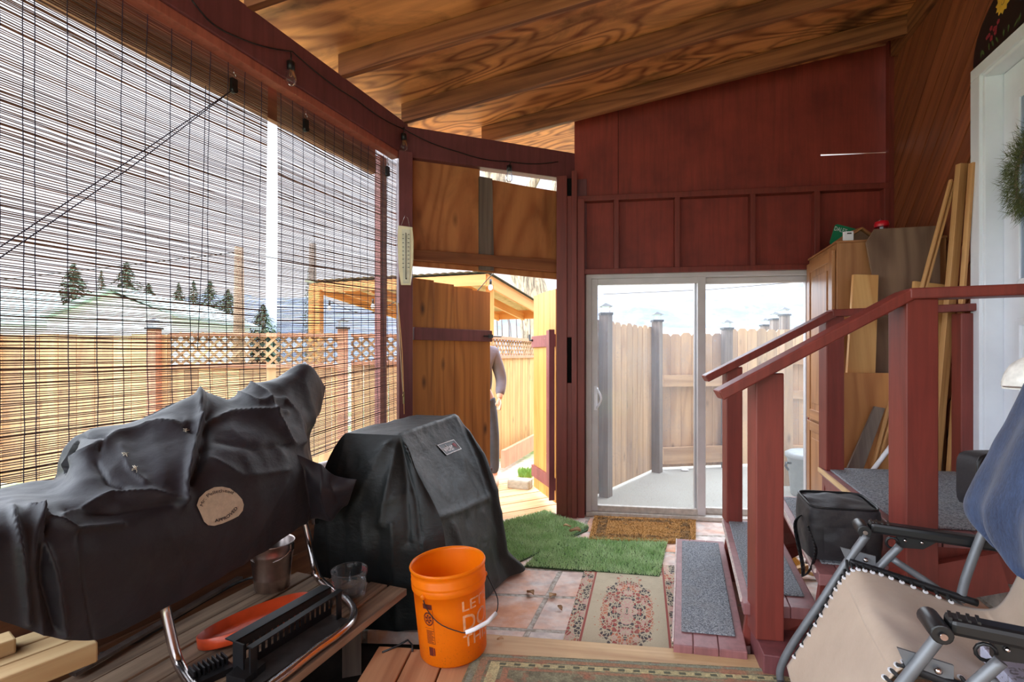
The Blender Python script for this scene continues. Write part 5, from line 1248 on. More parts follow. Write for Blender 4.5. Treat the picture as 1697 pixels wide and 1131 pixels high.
crs = [([(128, 872), (133, 960), (152, 1058)], -.007, 2.2), ([(60, 860), (56, 940), (70, 1050)], .012, 6), ([(120, 772), (190, 727), (262, 708), (306, 707)], 0.0297, 8.7), ([(333, 655), (331, 700), (316, 760), (300, 835)], 0.0405, 5.6), ([(345, 690), (338, 740), (322, 800)], -0.0405, 8.7),
       ([(300, 705), (320, 720), (332, 740)], -0.0216, 5.0), ([(330, 700), (380, 690), (415, 685), (470, 688)], 0.0270, 5.6), ([(418, 640), (440, 655), (455, 690), (485, 735)], 0.0243, 5.6), ([(400, 655), (428, 670), (470, 665), (490, 690), (500, 735)], 0.0216, 5.0),
       ([(300, 828), (250, 818), (185, 822), (100, 862)], 0.0216, 5.6), ([(110, 845), (200, 850), (290, 835)], -0.0189, 8.7), ([(45, 848), (120, 880), (200, 870)], 0.0216, 5.0), ([(60, 850), (90, 950), (105, 1050)], 0.0216, 6.2), ([(20, 850), (36, 930), (45, 1030)], 0.0243, 6.2), ([(75, 870), (70, 960), (90, 1040)], -0.0216, 7.4),
       ([(505, 770), (512, 830), (500, 868)], 0.0162, 5.0), ([(360, 730), (420, 745), (480, 735)], -0.0162, 9.9), ([(345, 760), (400, 790), (470, 780)], 0.0162, 8.7), ([(470, 800), (430, 870), (400, 930)], 0.0135, 13.6), ([(160, 770), (178, 800), (205, 812)], -0.0162, 5.6), ([(200, 745), (215, 780), (240, 800)], 0.0135, 5.6), ([(140, 724), (175, 730), (165, 750)], -0.0162, 4.3)]
sf = creased(net(rows), crs, .004, (.008, 6), (.003, 20), V(.9, -.4, .5), 2.0)
b = MB(); b.grid(sf, 220, 150, 3, 2); cov = b.build('grill_cover', M['cover'], gr, weld=True)
wing = [[S(488, 752, .08), S(522, 768, .13), S(556, 789, .20), S(591, 795, .28)], [S(500, 790, .10), S(528, 805, .17), S(553, 815, .22), S(584, 812, .26)], [S(505, 832, .09), S(530, 838, .14), S(552, 842, .19), S(577, 834, .22)], [S(503, 868, .06), S(525, 860, .11), S(546, 860, .16), S(574, 837, .21)]]
wf = creased(net(wing), [([(528, 775), (536, 820), (548, 860)], .022, 7), ([(548, 800), (560, 835)], -.016, 9), ([(505, 780), (515, 860)], -.014, 8)], .01, (.003, 9), (.002, 24), V(.9, -.4, .3), 1)
b = MB(); b.grid(wf, 40, 34, .6, .5); b.build('cover_corner', M['cover'], gr, weld=True, solid=.004)
def on_cover(px, py):                                            # point of the cover seen at a photo pixel, a little proud of it
    best = None
    for i in range(90):
        for j in range(40):
            u, v = .45+.25*i/90, .2+.35*j/40
    return None
# oval badge and its lettering, laid on the cover
bc = (365, 838)
def badge_pt(dx, dy, o=.004):                                    # px offsets from the badge centre
    px, py = bc[0]+dx, bc[1]+dy
    u = v = None
    # invert the cover surface by a few Newton-like steps in picture coordinates
    uu, vv = badge_pt.uv
    for _ in range(14):
        p = sf(uu, vv); x, y = proj(p); ex, ey = px-x, py-y
        if abs(ex)+abs(ey) < .03: break
        h = .004; a, c = proj(sf(uu+h, vv)), proj(sf(uu, vv+h))
        a = ((a[0]-x)/h, (a[1]-y)/h); c = ((c[0]-x)/h, (c[1]-y)/h); dt = a[0]*c[1]-a[1]*c[0]
        uu = min(max(uu+(ex*c[1]-ey*c[0])/dt*.7, .05), .95); vv = min(max(vv+(a[0]*ey-a[1]*ex)/dt*.7, .02), .95)
    badge_pt.uv = (uu, vv)
    return sf(uu, vv)+V(.55, -.75, .25).normalized()*o
badge_pt.uv = (.59, .28)
out = [(-39, 0), (-35, -12), (-24, -23), (-10, -30), (3, -31), (16, -28), (27, -20), (36, -10), (39, -1), (37, 9), (30, 18), (18, 24), (4, 30), (-10, 34), (-20, 33), (-27, 27), (-33, 13)]
b = MB()
ctr = badge_pt(0, 0)
for ring in range(5):
    k0, k1 = ring/5, (ring+1)/5
    for i in range(len(out)):
        j = (i+1) % len(out); q = []
        for k, idx in ((k0, i), (k0, j), (k1, j), (k1, i)):
            badge_pt.uv = (.59, .28); q.append(badge_pt(out[idx][0]*k, out[idx][1]*k))
        b.face(q[1:] if ring == 0 else q, sm=True)
M['badge'] = plain('badge_cream', (206, 192, 172), .7, var=.1, sc=60); M['ink'] = plain('badge_ink', (38, 38, 48), .7, var=0)
bd_ = b.build('badge', M['badge'], gr, weld=True)
def arc_letters(txt, arc, size, mat, parent, thick=0.0):
    vs, fs, w_ = text_mesh(txt, 1.0, thick); L_ = [0]
    P_ = [Vector(a) for a in arc]
    for i in range(len(P_)-1): L_.append(L_[-1]+(P_[i+1]-P_[i]).length)
    def at(s):
        for i in range(len(P_)-1):
            if s <= L_[i+1] or i == len(P_)-2:
                d = (P_[i+1]-P_[i]); return P_[i]+d*((s-L_[i])/(L_[i+1]-L_[i])), d.normalized()
    mb = MB()
    for x, y in vs:
        p, d = at(x/w_*L_[-1]); n = V(d.y, -d.x); q = p+n*(y*size); badge_pt.uv = (.59, .28)
        mb.v.append(badge_pt(q.x, q.y, .0055))
    for f in fs: mb.f.append(f); mb.uv.append([(0, 0)]*len(f)); mb.r.append(.5); mb.sm.append(False)
    return mb.build('lettering', mat, parent)
arc_letters('Mr. Pellethead', [Vector((-29, 2)), Vector((-26, -7)), Vector((-18, -15)), Vector((-6, -20.5)), Vector((6, -22)), Vector((17, -19.5)), Vector((20, -18))], 5.4, M['ink'], bd_)
arc_letters('APPROVED', [Vector((-9, 28)), Vector((2, 26)), Vector((12, 22)), Vector((21, 14)), Vector((29, 5))], 5, M['ink'], bd_, .02)
# worn holes with pale frayed threads
b = MB(); badge_pt.uv = (.5, .6)
for dx, dy in ((-55, -124), (-158, -85), (-140, -60)):
    for k in range(9):
        a = rg.random()*6.3; r_ = rg.uniform(3, 9); badge_pt.uv = (.5, .55); p0 = badge_pt(dx+rg.uniform(-2, 2), dy+rg.uniform(-2, 2)); p1 = badge_pt(dx+r_*math.cos(a), dy+r_*math.sin(a)*.8, .008); b.tube([p0, (p0+p1)/2+V(.003, -.003, .002), p1], .0009, 4)
b.build('frayed_thread', plain('thread', (206, 196, 176), .9), gr)
# tube legs
lg = [S(271, 990, 0), S(275, 1015, 0), G(291, 1085, PZ+.055), G(303, 1112, PZ+.022), G(322, 1140, PZ+.018), G(352, 1166, PZ+.018), G(392, 1178, PZ+.018), G(430, 1150, PZ+.018), G(470, 1120, PZ+.018), G(520, 1080, PZ+.018), G(560, 1051, PZ+.018), G(582, 1030, PZ+.018), G(586, 1012, PZ+.018), G(574, 995, PZ+.018), G(550, 978, PZ+.02), G(532, 963, PZ+.035), G(523, 948, PZ+.07), W(514, 905, 2.40), W(503, 860, 2.42)]
sp_l = []
for k in range(109): sp_l.append(catmull(lg, k/108))
b = MB(); b.tube(sp_l, .0165, 14); lab(b.build('leg_frame', M['chrome'], gr), 'bent chrome tube leg frame')
# body hidden under the cover so that it does not hang on air
b = MB(); q0, q1 = V(-1.33, 1.52, .62), V(-1.17, 2.08, .64); b.tube([q0, q1], [.13, .13], 20); b.build('barrel', M['black_metal'], gr)
b = MB()
for pp_ in ((-1.17, 1.725), (-.955, 2.40)): b.tube([V(pp_[0], pp_[1], .36), V(pp_[0]-.02, pp_[1], .62)], .0165, 10)
b.build('leg_post', M['chrome'], gr)

# stainless grease bucket under the grill
c = G(451, 974, PZ+.004); gb = thing('grease_bucket', 'small stainless bucket standing on the bench under the covered grill', 'bucket', c)
M['steel_b'] = plain('brushed_steel', (205, 190, 186), .3, 1.0, var=.1, sc=50)
b = MB(); b.lathe([(.001, .004), (.068, .0), (.072, .004), (.076, .05), (.0785, .054), (.078, .06), (.088, .155), (.0905, .158), (.090, .165), (.094, .205), (.097, .208), (.094, .211), (.090, .205), (.072, .006), (.001, .006)], c, 36); b.build('body', M['steel_b'], gb)
b = MB(); c2 = c+V(0, 0, .19); R_ = .098
b.tube([c2+V(R_*math.cos(a), -.02+0*a, 0)+V(0, -.06*math.sin(a), -.05*math.sin(a)) for a in [PI*k/14 for k in range(15)]], .0025, 6); b.build('bail', M['chrome'], gb)
for s in (-1, 1):
    b = MB(); b.box(c2+V(s*.096, -.012, 0), (.006, .03, .03)); b.build('ear', M['chrome'], gb)

# ------------------------------------------------------------------ covered gas grill
wg_ = thing('covered_gas_grill', 'gas grill under a fitted black cover in front of the garden gate', 'grill', V(-.4, 2.75, BZ))
C4 = [
 [(573, 718, 2.52), (661, 722, 2.45), (695, 790, 2.38), (729, 858, 2.32), (740, 920, 2.30), (745, 985, 2.31), (733, 1045, 2.34)],
 [(630, 703, 2.85), (708, 706, 2.78), (735, 775, 2.68), (768, 845, 2.60), (785, 905, 2.56), (790, 965, 2.53), (790, 1008, 2.55)],
 [(685, 690, 3.2), (752, 692, 3.12), (780, 752, 3.03), (804, 826, 2.93), (815, 885, 2.90), (822, 930, 2.90), (838, 960, 2.93)],
 [(690, 691, 3.28), (759, 694, 3.2), (802, 752, 3.12), (824, 812, 3.05), (830, 870, 3.02), (836, 912, 3.0), (867, 943, 3.08)],
 [(692, 700, 3.35), (752, 702, 3.38), (770, 760, 3.38), (785, 820, 3.35), (790, 870, 3.32), (795, 905, 3.3), (810, 925, 3.32)]]
rws4 = [[W(*C4[c][r]) for c in range(5)] for r in range(7)]
back = [p-V(.03, -.02, .75) for p in rws4[0]]
rws4 = [back, [p-V(.02, -.01, .05) for p in rws4[0]]]+rws4
c4 = [([(661, 722), (708, 706), (752, 692)], .010, 5), ([(730, 857), (768, 845), (804, 828)], .010, 4), ([(661, 722), (700, 800), (730, 858)], .012, 6), ([(752, 692), (785, 760), (806, 828)], .010, 6),
      ([(752, 870), (770, 930), (790, 980)], .012, 8), ([(775, 860), (785, 940)], -.012, 8), ([(800, 850), (812, 920), (822, 960)], .012, 7), ([(735, 870), (750, 950)], -.012, 8), ([(790, 845), (800, 900)], -.01, 6), ([(828, 850), (838, 920), (866, 944)], .014, 8), ([(680, 760), (720, 745), (770, 730)], -.004, 8), ([(775, 715), (800, 760), (815, 810)], .008, 6), ([(700, 790), (745, 830)], .005, 6), ([(757, 745), (775, 790), (790, 820)], .006, 6)]
f4 = creased(netl(rws4), c4, .004, (.0045, 7), (.0025, 22), V(.6, -.5, .6), 5, lambda u, v: min(1, u*9))
b = MB(); b.grid(f4, 90, 120, 1, 2)
E4 = [
 [(573, 718, 2.52), (553, 745, 2.50), (538, 778, 2.48), (524, 850, 2.45), (518, 930, 2.46), (515, 1010, 2.50)],
 [(615, 720, 2.485), (612, 760, 2.42), (603, 830, 2.36), (597, 900, 2.33), (592, 960, 2.38), (590, 1040, 2.40)],
 [(661, 722, 2.45), (672, 768, 2.39), (676, 830, 2.32), (680, 900, 2.28), (682, 960, 2.31), (690, 1045, 2.32)],
 [(661, 722, 2.45), (695, 790, 2.38), (729, 858, 2.32), (740, 920, 2.30), (745, 985, 2.31), (733, 1045, 2.34)]]
rwe = [[W(*E4[c][r]) for c in range(4)] for r in range(6)]
ce = [([(662, 724), (645, 800), (632, 870)], .022, 9), ([(662, 724), (672, 800), (676, 900)], -.020, 10), ([(664, 735), (690, 830), (700, 930)], -.016, 10), ([(655, 726), (610, 770), (560, 800)], .012, 7), ([(640, 740), (600, 810), (570, 870)], .012, 9), ([(575, 722), (560, 780), (545, 850)], .010, 8), ([(600, 850), (680, 815)], .010, 7), ([(650, 870), (655, 960), (660, 1040)], .016, 8), ([(628, 880), (625, 980)], -.014, 8), ([(600, 870), (608, 960), (600, 1030)], .014, 8), ([(570, 860), (572, 950), (566, 1020)], -.012, 8), ([(700, 900), (705, 1000)], .014, 8), ([(545, 870), (548, 960)], .012, 8)]
fe = creased(net(rwe, True), ce, .006, (.004, 7), (.0025, 22), V(-.2, -1, .1), 8, lambda u, v: min(1, (1-u)*7, v*10))
b.grid(fe, 70, 90, 1, 2); b.build('grill_cover', M['cover2'], wg_)
b = MB(); b.box(V(-.46, 2.80, .17), (.22, .5, .66), -.29); b.build('cart', M['black_metal'], wg_)
# brand patch on the lid slope
def inv(fn, uv, px, py):
    uu, vv = uv
    for _ in range(16):
        p = fn(uu, vv); x, y = proj(p); ex, ey = px-x, py-y
        if abs(ex)+abs(ey) < .03: break
        h = .003; a, c = proj(fn(uu+h, vv)), proj(fn(uu, vv+h)); a = ((a[0]-x)/h, (a[1]-y)/h); c = ((c[0]-x)/h, (c[1]-y)/h); dt = a[0]*c[1]-a[1]*c[0]
        uu = min(max(uu+(ex*c[1]-ey*c[0])/dt*.7, .02), .98); vv = min(max(vv+(a[0]*ey-a[1]*ex)/dt*.7, .02), .98)
    return fn(uu, vv)
q00, q10, q11, q01 = (739.5, 756), (764.5, 745.5), (751, 729.5), (723.5, 739)      # lower-left, lower-right, upper-right, upper-left of the patch
def patch(u, v, o=.004):
    px = (q00[0]*(1-u)+q10[0]*u)*(1-v)+(q01[0]*(1-u)+q11[0]*u)*v; py = (q00[1]*(1-u)+q10[1]*u)*(1-v)+(q01[1]*(1-u)+q11[1]*u)*v
    return inv(f4, (.45, .42), px, py)+V(.55, -.45, .7).normalized()*o
b = MB(); b.grid(lambda u, v: patch(u, v), 8, 6); pt_ = b.build('brand_patch', M['black'], wg_)
b = MB()
for (a, c) in (((0, 0), (1, .07)), ((0, .93), (1, 1)), ((0, 0), (.03, 1)), ((.97, 0), (1, 1))): b.grid(lambda u, v: patch(a[0]+(c[0]-a[0])*u, a[1]+(c[1]-a[1])*v, .006), 8, 6)
b.build('border', M['white'], pt_)
letters('lettering', 'weber', 1, lambda x, y, w_: patch(.08+x, .22+y*.60, .006), M['white'], pt_, thick=.02, width=.60)
b = MB(); b.face([patch(.82+.09*math.cos(k*.63), .55+.2*math.sin(k*.63), .006) for k in range(10)]); b.face([patch(.81, .4, .006), patch(.83, .4, .006), patch(.77, .18, .006), patch(.74, .18, .006)]); b.face([patch(.83, .4, .006), patch(.85, .4, .006), patch(.92, .18, .006), patch(.89, .18, .006)]); b.build('kettle_mark', M['petal_red'], pt_)

# ------------------------------------------------------------------ orange bucket
bk = G(752, 1072, .012); bk.z = .006
bu = thing('orange_bucket', 'orange plastic pail with a wire handle standing on the deck', 'bucket', bk)
R6 = Matrix.Rotation(math.radians(2.2), 3, 'Y') 
R6 = Matrix.Rotation(math.radians(-4.0), 3, 'Y')
t = NT('orange_plastic'); p = t.pos(); n1 = t.noise(p, 30, 4, .7); n2 = t.noise(p, 160, 2, .8)
sz = t.n('ShaderNodeSeparateXYZ'); t.l(p, sz.inputs[0])
c = t.mix(t.math('MULTIPLY', t.ramp(n2, .62, .7), t.ramp(sz.outputs[2], .22, .05)), srgb(252, 146, 14), srgb(120, 70, 30)); c = t.mix(t.math('MULTIPLY', t.ramp(n1, .5, .8), .25), c, srgb(222, 126, 30))
bb = t.bsdf(c, .35, bump=n1, bs=.05); tl = t.n('ShaderNodeBsdfTranslucent'); tl.inputs[0].default_value = srgb(255, 176, 20); mx = t.n('ShaderNodeMixShader'); mx.inputs[0].default_value = .5
t.l(bb.outputs[0], mx.inputs[1]); t.l(tl.outputs[0], mx.inputs[2]); t.l(mx.outputs[0], t.out.inputs[0]); M['orange'] = t.m
rb_, rt_, hb = .132, .148, .352
rad = lambda z: rb_+(rt_-.006-rb_)*min(1, z/.27)
prof = [(.001, .004), (.118, .004), (.128, .0), (.132, .006), (rad(.1), .1), (rad(.2), .2), (rad(.262), .262), (.146, .264), (.1475, .268), (.1475, .288), (.146, .290), (.1475, .292), (.148, .300), (.1455, .303), (.147, .318), (.1445, .321), (.145, .336), (.150, .339), (.1515, .346), (.149, .352), (.145, .351), (.141, .34), (rad(.2)-.003, .2), (.127, .008), (.001, .008)]
b = MB(); b.lathe(prof, bk, 56, R6); b.build('pail', M['orange'], bu)
def bside(ang, z, o=.0012): return bk+R6 @ (V(math.cos(ang), math.sin(ang), 0)*(rad(z)+o)+V(0, 0, z))
# handle
h0, h1 = math.radians(222), math.radians(42)
def cat3(pts, n=26): return [catmull(pts, k/n) for k in range(n+1)]
hp = [bside(math.radians(236), .268, .008), bside(math.radians(244), .225, .010), bside(math.radians(262), .182, .016), bside(math.radians(285), .155, .030), bside(math.radians(298), .150, .045), bside(math.radians(325), .175, .075), bside(math.radians(345), .20, .06), bside(math.radians(2), .235, .03), bside(math.radians(16), .268, .01)]
b = MB(); b.tube(cat3(hp), .0022, 6); b.build('bail', M['black_metal'], bu)
b = MB(); b.tube([catmull(hp, x) for x in (.47, .53, .59, .66)], [.0075, .008, .008, .0075], 10); lab(b.build('grip', M['white'], bu), 'white plastic grip')
for a in (236, 16):
    b = MB(); p = bside(math.radians(a), .27, .004); b.ball(p, .012, 10); b.build('ear', M['orange'], bu)
# printing on the pail
M['print_pale'] = plain('pale_print', (240, 176, 128), .6, var=.15, sc=60); M['print_dark'] = plain('dark_red_print', (92, 26, 12), .6, var=.1)
def bl(txt, a0, z, wdeg, hgt): letters('lettering', txt, 1, lambda x, y, w_: bside(math.radians(a0+x), z+y*hgt), M['print_pale'], bu, thick=.01, width=wdeg)
bl("LET'S", 296, .205, 60, .040); bl('DO', 296, .128, 52, .062); bl('THIS', 295, .070, 56, .044)
def rect(a0, a1, z0, z1, mb, o=.0014):
    mb.grid(lambda u, v: bside(math.radians(a0+(a1-a0)*u), z0+(z1-z0)*v, o), 6, 2)
b = MB(); A_ = 232
rect(A_, A_+17, .223, .242, b); rect(A_+1, A_+17, .15, .151, b); rect(A_+17.4, A_+17.9, .09, .222, b)
for k in range(11): rect(A_+3, A_+17-(k*7 % 5), .092+k*.0048, .0942+k*.0048, b)
rect(A_+5, A_+13, .045, .078, b); rect(A_+14, A_+16, .047, .076, b)
for k in range(18):
    a = k*2*PI/18; a2 = (k+1)*2*PI/18; q = lambda aa, r_: bside(math.radians(A_+9+9.2*r_*math.cos(aa)), .186+.026*r_*math.sin(aa), .0014)
    b.face([q(a, .8), q(a2, .8), q(a2, 1), q(a, 1)]); 
    if k % 3: b.face([q(a, .1), q(a2, .1), q(a2, .62), q(a, .68)])
b.build('label_print', M['print_dark'], bu)
b = MB(); p0 = G(648, 1078, .0); b.tube([p0+V(-.03, -.02, .003), p0+V(.02, .02, .004), p0+V(.06, .035, .02), p0+V(.085, .0, .02), p0+V(.09, -.02, .006)], .004, 6); tag(b.build('black_cable', M['black']), 'short black cable loop on the deck beside the orange pail', 'cable')

# ------------------------------------------------------------------ glass measuring cup
gc = G(579, 985, PZ+.008); cup = thing('measuring_cup', 'glass measuring cup with red markings on the bench edge', 'measuring cup', gc)
t = NT('cup_glass'); g_ = t.n('ShaderNodeBsdfGlass'); g_.inputs['IOR'].default_value = 1.45; g_.inputs['Roughness'].default_value = 0; tr = t.n('ShaderNodeBsdfTransparent'); mx = t.n('ShaderNodeMixShader'); mx.inputs[0].default_value = .72
t.l(g_.outputs[0], mx.inputs[1]); t.l(tr.outputs[0], mx.inputs[2]); t.l(mx.outputs[0], t.out.inputs[0]); M['cup_glass'] = glass_mat('measuring_glass', .075, (240, 244, 246))  # white film in the clear glass stands in for its glints
rc = .0765
def crad(z): return .056+(rc-.056)*min(1, z/.105)**.6
pr_ = [(.001, .0), (.050, .0)]+[(crad(z), z) for z in (.004, .02, .04, .06, .08, .1)]+[(rc+.002, .106), (rc+.001, .110), (rc-.003, .108)]+[(crad(z)-.0045, z) for z in (.1, .08, .06, .04, .02, .01)]+[(.046, .007), (.001, .007)]
b = MB(); b.lathe(pr_, gc, 44); b.build('bowl', M['cup_glass'], cup)
ha = math.radians(-38); hd = V(math.cos(ha), math.sin(ha), 0)
b = MB(); b.tube(cat3([gc+hd*(rc-.004)+V(0, 0, .098), gc+hd*(rc+.022)+V(0, 0, .100), gc+hd*(rc+.034)+V(0, 0, .080), gc+hd*(rc+.030)+V(0, 0, .045), gc+hd*(rc+.018)+V(0, 0, .022)], 18), .0085, 10); b.build('handle', M['cup_glass'], cup)
M['red_print'] = plain('red_print', (226, 40, 36), .5, var=.05)
cside = lambda ang, z: gc+V(math.cos(ang), math.sin(ang), 0)*(crad(z)+.0006)+V(0, 0, z)
letters('lettering', 'PYREX', 1, lambda x, y, w_: cside(math.radians(14+x), .074+y*.022), M['red_print'], cup, thick=.03, width=50)
b = MB()
for k in range(4): b.grid(lambda u, v: cside(math.radians(205+24*u), .030+k*.014+.003*v), 6, 1); b.grid(lambda u, v: cside(math.radians(28+26*u), .068-k*.014+.002*v), 6, 1)
b.build('measure_marks', M['red_print'], cup)

# ------------------------------------------------------------------ clutter on the bench
dc = G(417, 1022, PZ+.05); pl = thing('orange_dish', 'shallow orange red pan lying tilted on the bench boards', 'pan', V(dc.x, dc.y, PZ))
M['orange_red'] = plain('orange_red_plastic', (206, 74, 34), .35, var=.15, sc=18)
pd0, pd1 = G(326, 1060, PZ+.05), G(511, 982, PZ+.08)
ax_ = (pd1-pd0); Rr = ax_.length/2; ax_.normalize(); mid = (pd0+pd1)/2; vw = (mid-V(0, 0, H)).normalized()
nrm_ = ax_.cross(V(vw.x, vw.y, 0)).normalized(); nrm_ = nrm_ if nrm_.z > 0 else -nrm_
tl_ = math.radians(11); oth = nrm_.cross(ax_).normalized()
if oth.dot(vw) < 0: oth = -oth
oth2 = (oth*math.cos(tl_)-V(0, 0, 1)*math.sin(tl_)).normalized(); nn = ax_.cross(oth2).normalized(); nn = nn if nn.z > 0 else -nn
RM = Matrix((ax_, oth2, nn)).transposed()
b = MB(); b.lathe([(.001, -.04), (Rr-.006, -.04), (Rr, -.036), (Rr, .0), (Rr-.004, .001), (Rr-.008, -.034), (.001, -.034)], mid, 48, Matrix((ax_*1.0, oth2*.66, nn)).transposed()); b.build('dish', M['orange_red'], pl)
# black slotted firewall rack with a bar in front
rk = thing('slotted_steel_rack', 'black slotted steel rack with a front bar on the bench', 'rack', G(470, 1080, PZ))
k0, k1 = G(388, 1122, PZ+.006), G(548, 1020, PZ+.006); kd = (k1-k0); kl = kd.length; kd.normalize(); kn = V(kd.y, -kd.x, 0)
def kp(x, o, z): return k0+kd*x+kn*o+V(0, 0, z)
hgt = .115
b = MB()
b.hexa([kp(0, 0, 0), kp(kl, 0, 0), kp(kl, .003, 0), kp(0, .003, 0), kp(0, 0, .03), kp(kl, 0, .03), kp(kl, .003, .03), kp(0, .003, .03)])
b.hexa([kp(0, 0, hgt-.03), kp(kl, 0, hgt-.03), kp(kl, .003, hgt-.03), kp(0, .003, hgt-.03), kp(0, 0, hgt), kp(kl, 0, hgt), kp(kl, .003, hgt), kp(0, .003, hgt)])
nsl = 17
for k in range(nsl+1):
    x = kl*(k+.15)/(nsl+.3); wv = kl/nsl*.55 if k < nsl else kl/nsl*.3
    b.hexa([kp(x, 0, .03), kp(x+wv, 0, .03), kp(x+wv, .003, .03), kp(x, .003, .03), kp(x, 0, hgt-.03), kp(x+wv, 0, hgt-.03), kp(x+wv, .003, hgt-.03), kp(x, .003, hgt-.03)])
b.hexa([kp(0, 0, .064), kp(kl, 0, .064), kp(kl, .003, .064), kp(0, .003, .064), kp(0, 0, .072), kp(kl, 0, .072), kp(kl, .003, .072), kp(0, .003, .072)])
b.build('slotted_grate_panel', M['black_metal'], rk)
b = MB(); b.hexa([kp(0, -.045, hgt-.004), kp(kl, -.045, hgt-.004), kp(kl, .003, hgt-.004), kp(0, .003, hgt-.004), kp(0, -.045, hgt), kp(kl, -.045, hgt), kp(kl, .003, hgt), kp(0, .003, hgt)]); b.build('top_flange', M['black_metal'], rk)
b = MB(); b.hexa([kp(.0, .003, .0), kp(kl, .003, .0), kp(kl, .115, .0), kp(.0, .115, .0), kp(0, .003, .004), kp(kl, .003, .004), kp(kl, .115, .004), kp(0, .115, .004)]); b.build('base_plate', plain('ashy_plate', (62, 60, 60), .7, .3, var=.4, sc=14), rk)
b = MB(); b.beam(kp(.0, .075, hgt-.002), kp(kl, .055, hgt-.002), .026, .004); b.build('front_bar', M['black_metal'], rk)
for x, o_ in ((.012, .075), (kl-.012, .055)):
    b = MB(); b.beam(kp(x, o_, .003), kp(x, o_, hgt-.002), .024, .006, up=kn); b.build('bar_post', M['black_metal'], rk)
b = MB(); b.beam(kp(-.002, .0, .06), kp(-.002, .05, .06), .006, hgt); b.build('end_plate', M['black_metal'], rk)
fi = G(376, 1118, PZ); dv_ = thing('grill_brush', 'black grill brush with stiff upright fins beside the slotted rack', 'brush', fi)
b = MB(); b.box(fi+V(-.04, -.02, .012), (.12, .06, .02), .9); b.build('block', M['black_metal'], dv_)
for k in range(8):
    b = MB(); b.box(fi+Matrix.Rotation(.9, 3, 'Z') @ V(-.05+k*.014, .02, 0)+V(-.04, -.02, .034), (.005, .05, .026), .9); b.build('fin', M['black_metal'], dv_)
b = MB(); cs = G(420, 1128, PZ); b.prism([cs+V(-.06, -.05, .0), cs+V(.0, -.05, .0), cs+V(.0, -.05, .035), cs+V(-.06, -.05, .05)], V(.02, .09, 0)); tag(b.build('black_scoop', M['black']), 'black plastic wedge in front of the slotted rack', 'scoop')
cp = [G(165, 1085, PZ+.01), G(230, 1062, PZ+.01), G(300, 1020, PZ+.01), G(360, 985, PZ+.012), G(395, 966, PZ+.02), G(420, 958, PZ+.04), G(438, 962, PZ+.015)]
b = MB(); b.tube(cat3(cp, 40), .006, 8); tag(b.build('power_lead', M['black']), 'black power lead along the back of the bench', 'lead')
b = MB(); b.beam(G(120, 1118, PZ+.02), G(398, 958, PZ+.02), .03, .012); tag(b.build('metal_strip', M['zinc']), 'dull metal strip lying against the wall at the back of the bench', 'strip')
b = MB(); b.tube([G(545, 1001, PZ+.013)-ed*.004, G(545, 1001, PZ+.013)+ed*.016], [.013, .013], 12); tag(b.build('steel_collar', M['zinc'], bevel=.003), 'small steel collar behind the front bar of the rack', 'collar')

# ------------------------------------------------------------------ pale pine bench at the near corner
pb = thing('pine_bench', 'pale pine slatted bench beside the hem of the grill cover', 'bench', G(60, 1110, .34)-V(0, 0, .34))
zp = .36
b0, b1 = G(163, 1064, zp), G(-140, 1180, zp)
pd = (b1-b0).normalized(); pn = V(pd.y, -pd.x, 0); pn = pn if pn.y > 0 else -pn
for k in range(3):
    a = b0+pn*(-.0+.075*k)+pd*(.0+.01*k); b = MB(); z1_, z0_ = zp+.001*k, zp-.058
    q = [a, a+pd*.75, a+pd*.75+pn*.071, a+pn*.071]
    b.hexa([V(p.x, p.y, z0_) for p in q]+[V(p.x, p.y, z1_) for p in q]); b.build('slat', M['pine_pale'], pb, bevel=.005)
q = b0+pd*.28+pn*.03
b = MB(); b.beam(q-pn*.02+V(0, 0, zp*0), q-pn*.02+V(0, 0, 0), .04, .04) if False else b.beam(V(q.x, q.y, PZ+.005), V(q.x, q.y, zp-.06), .04, .07, up=pn); b.build('leg', M['pine_pale'], pb)
q = b0+pd*.12+pn*.1; b = MB(); b.beam(V(q.x, q.y, zp-.08), V(q.x, q.y, zp-.08)+pd*.6, .04, .04); b.build('bearer', M['pine_pale'], pb)
q = b0+pd*.14+pn*.19; b = MB(); b.beam(V(q.x, q.y, PZ+.005), V(q.x, q.y, zp-.06), .04, .07, up=pn); b.build('leg', M['pine_pale'], pb)
bt = G(22, 1050, zp+.045); b = MB(); b.beam(V(bt.x, bt.y, zp+.022)+pd*.0+V(0, 0, 0), V(bt.x, bt.y, zp+.022)+pd*.5, .07, .042); tag(b.build('pine_offcut', M['pine_pale'], bevel=.005), 'short square pine offcut resting on the slatted bench', 'wood')

# ------------------------------------------------------------------ soft cooler bag on the stairs
cbz = TZ[2]+.012
ca, cb_ = V(1.212, 2.005, 0), V(1.465, 1.95, 0)                  # front lower edge
cd = (cb_-ca); cl_ = cd.length; cd.normalize(); cnn = V(-cd.y, cd.x, 0)
M['bag'] = fabric('nylon_bag', (40, 35, 40), (28, 25, 29), .6, (84, 76, 70), .08)
bag = thing('cooler_bag', 'black soft cooler bag with a dangling strap on the upper stair', 'bag', V((ca.x+cb_.x)/2, 2.1, cbz))
def bagf(u, v):
    a = u*2*PI; r_ = .03
    # rounded box outline
    x = math.cos(a); y = math.sin(a); k = (abs(x)**8+abs(y)**8)**(1/8); x /= k; y /= k
    zt_ = .205+.02*(y+1)*.5
    prof = [0, .004, .05, .11, .17, .195, .205]
    z = zt_*v; s = 1+.05*math.sin(PI*v)-(.04 if v > .97 else 0)
    p = ca+cd*(cl_/2+x*cl_/2*s)+cnn*(.095+y*.095*s)+V(0, 0, cbz+z)
    w_ = .006*noise.noise(p*14)+.004*noise.noise(p*30)
    return p+(cd*x+cnn*y).normalized()*w_*math.sin(PI*min(1, v*1.02))
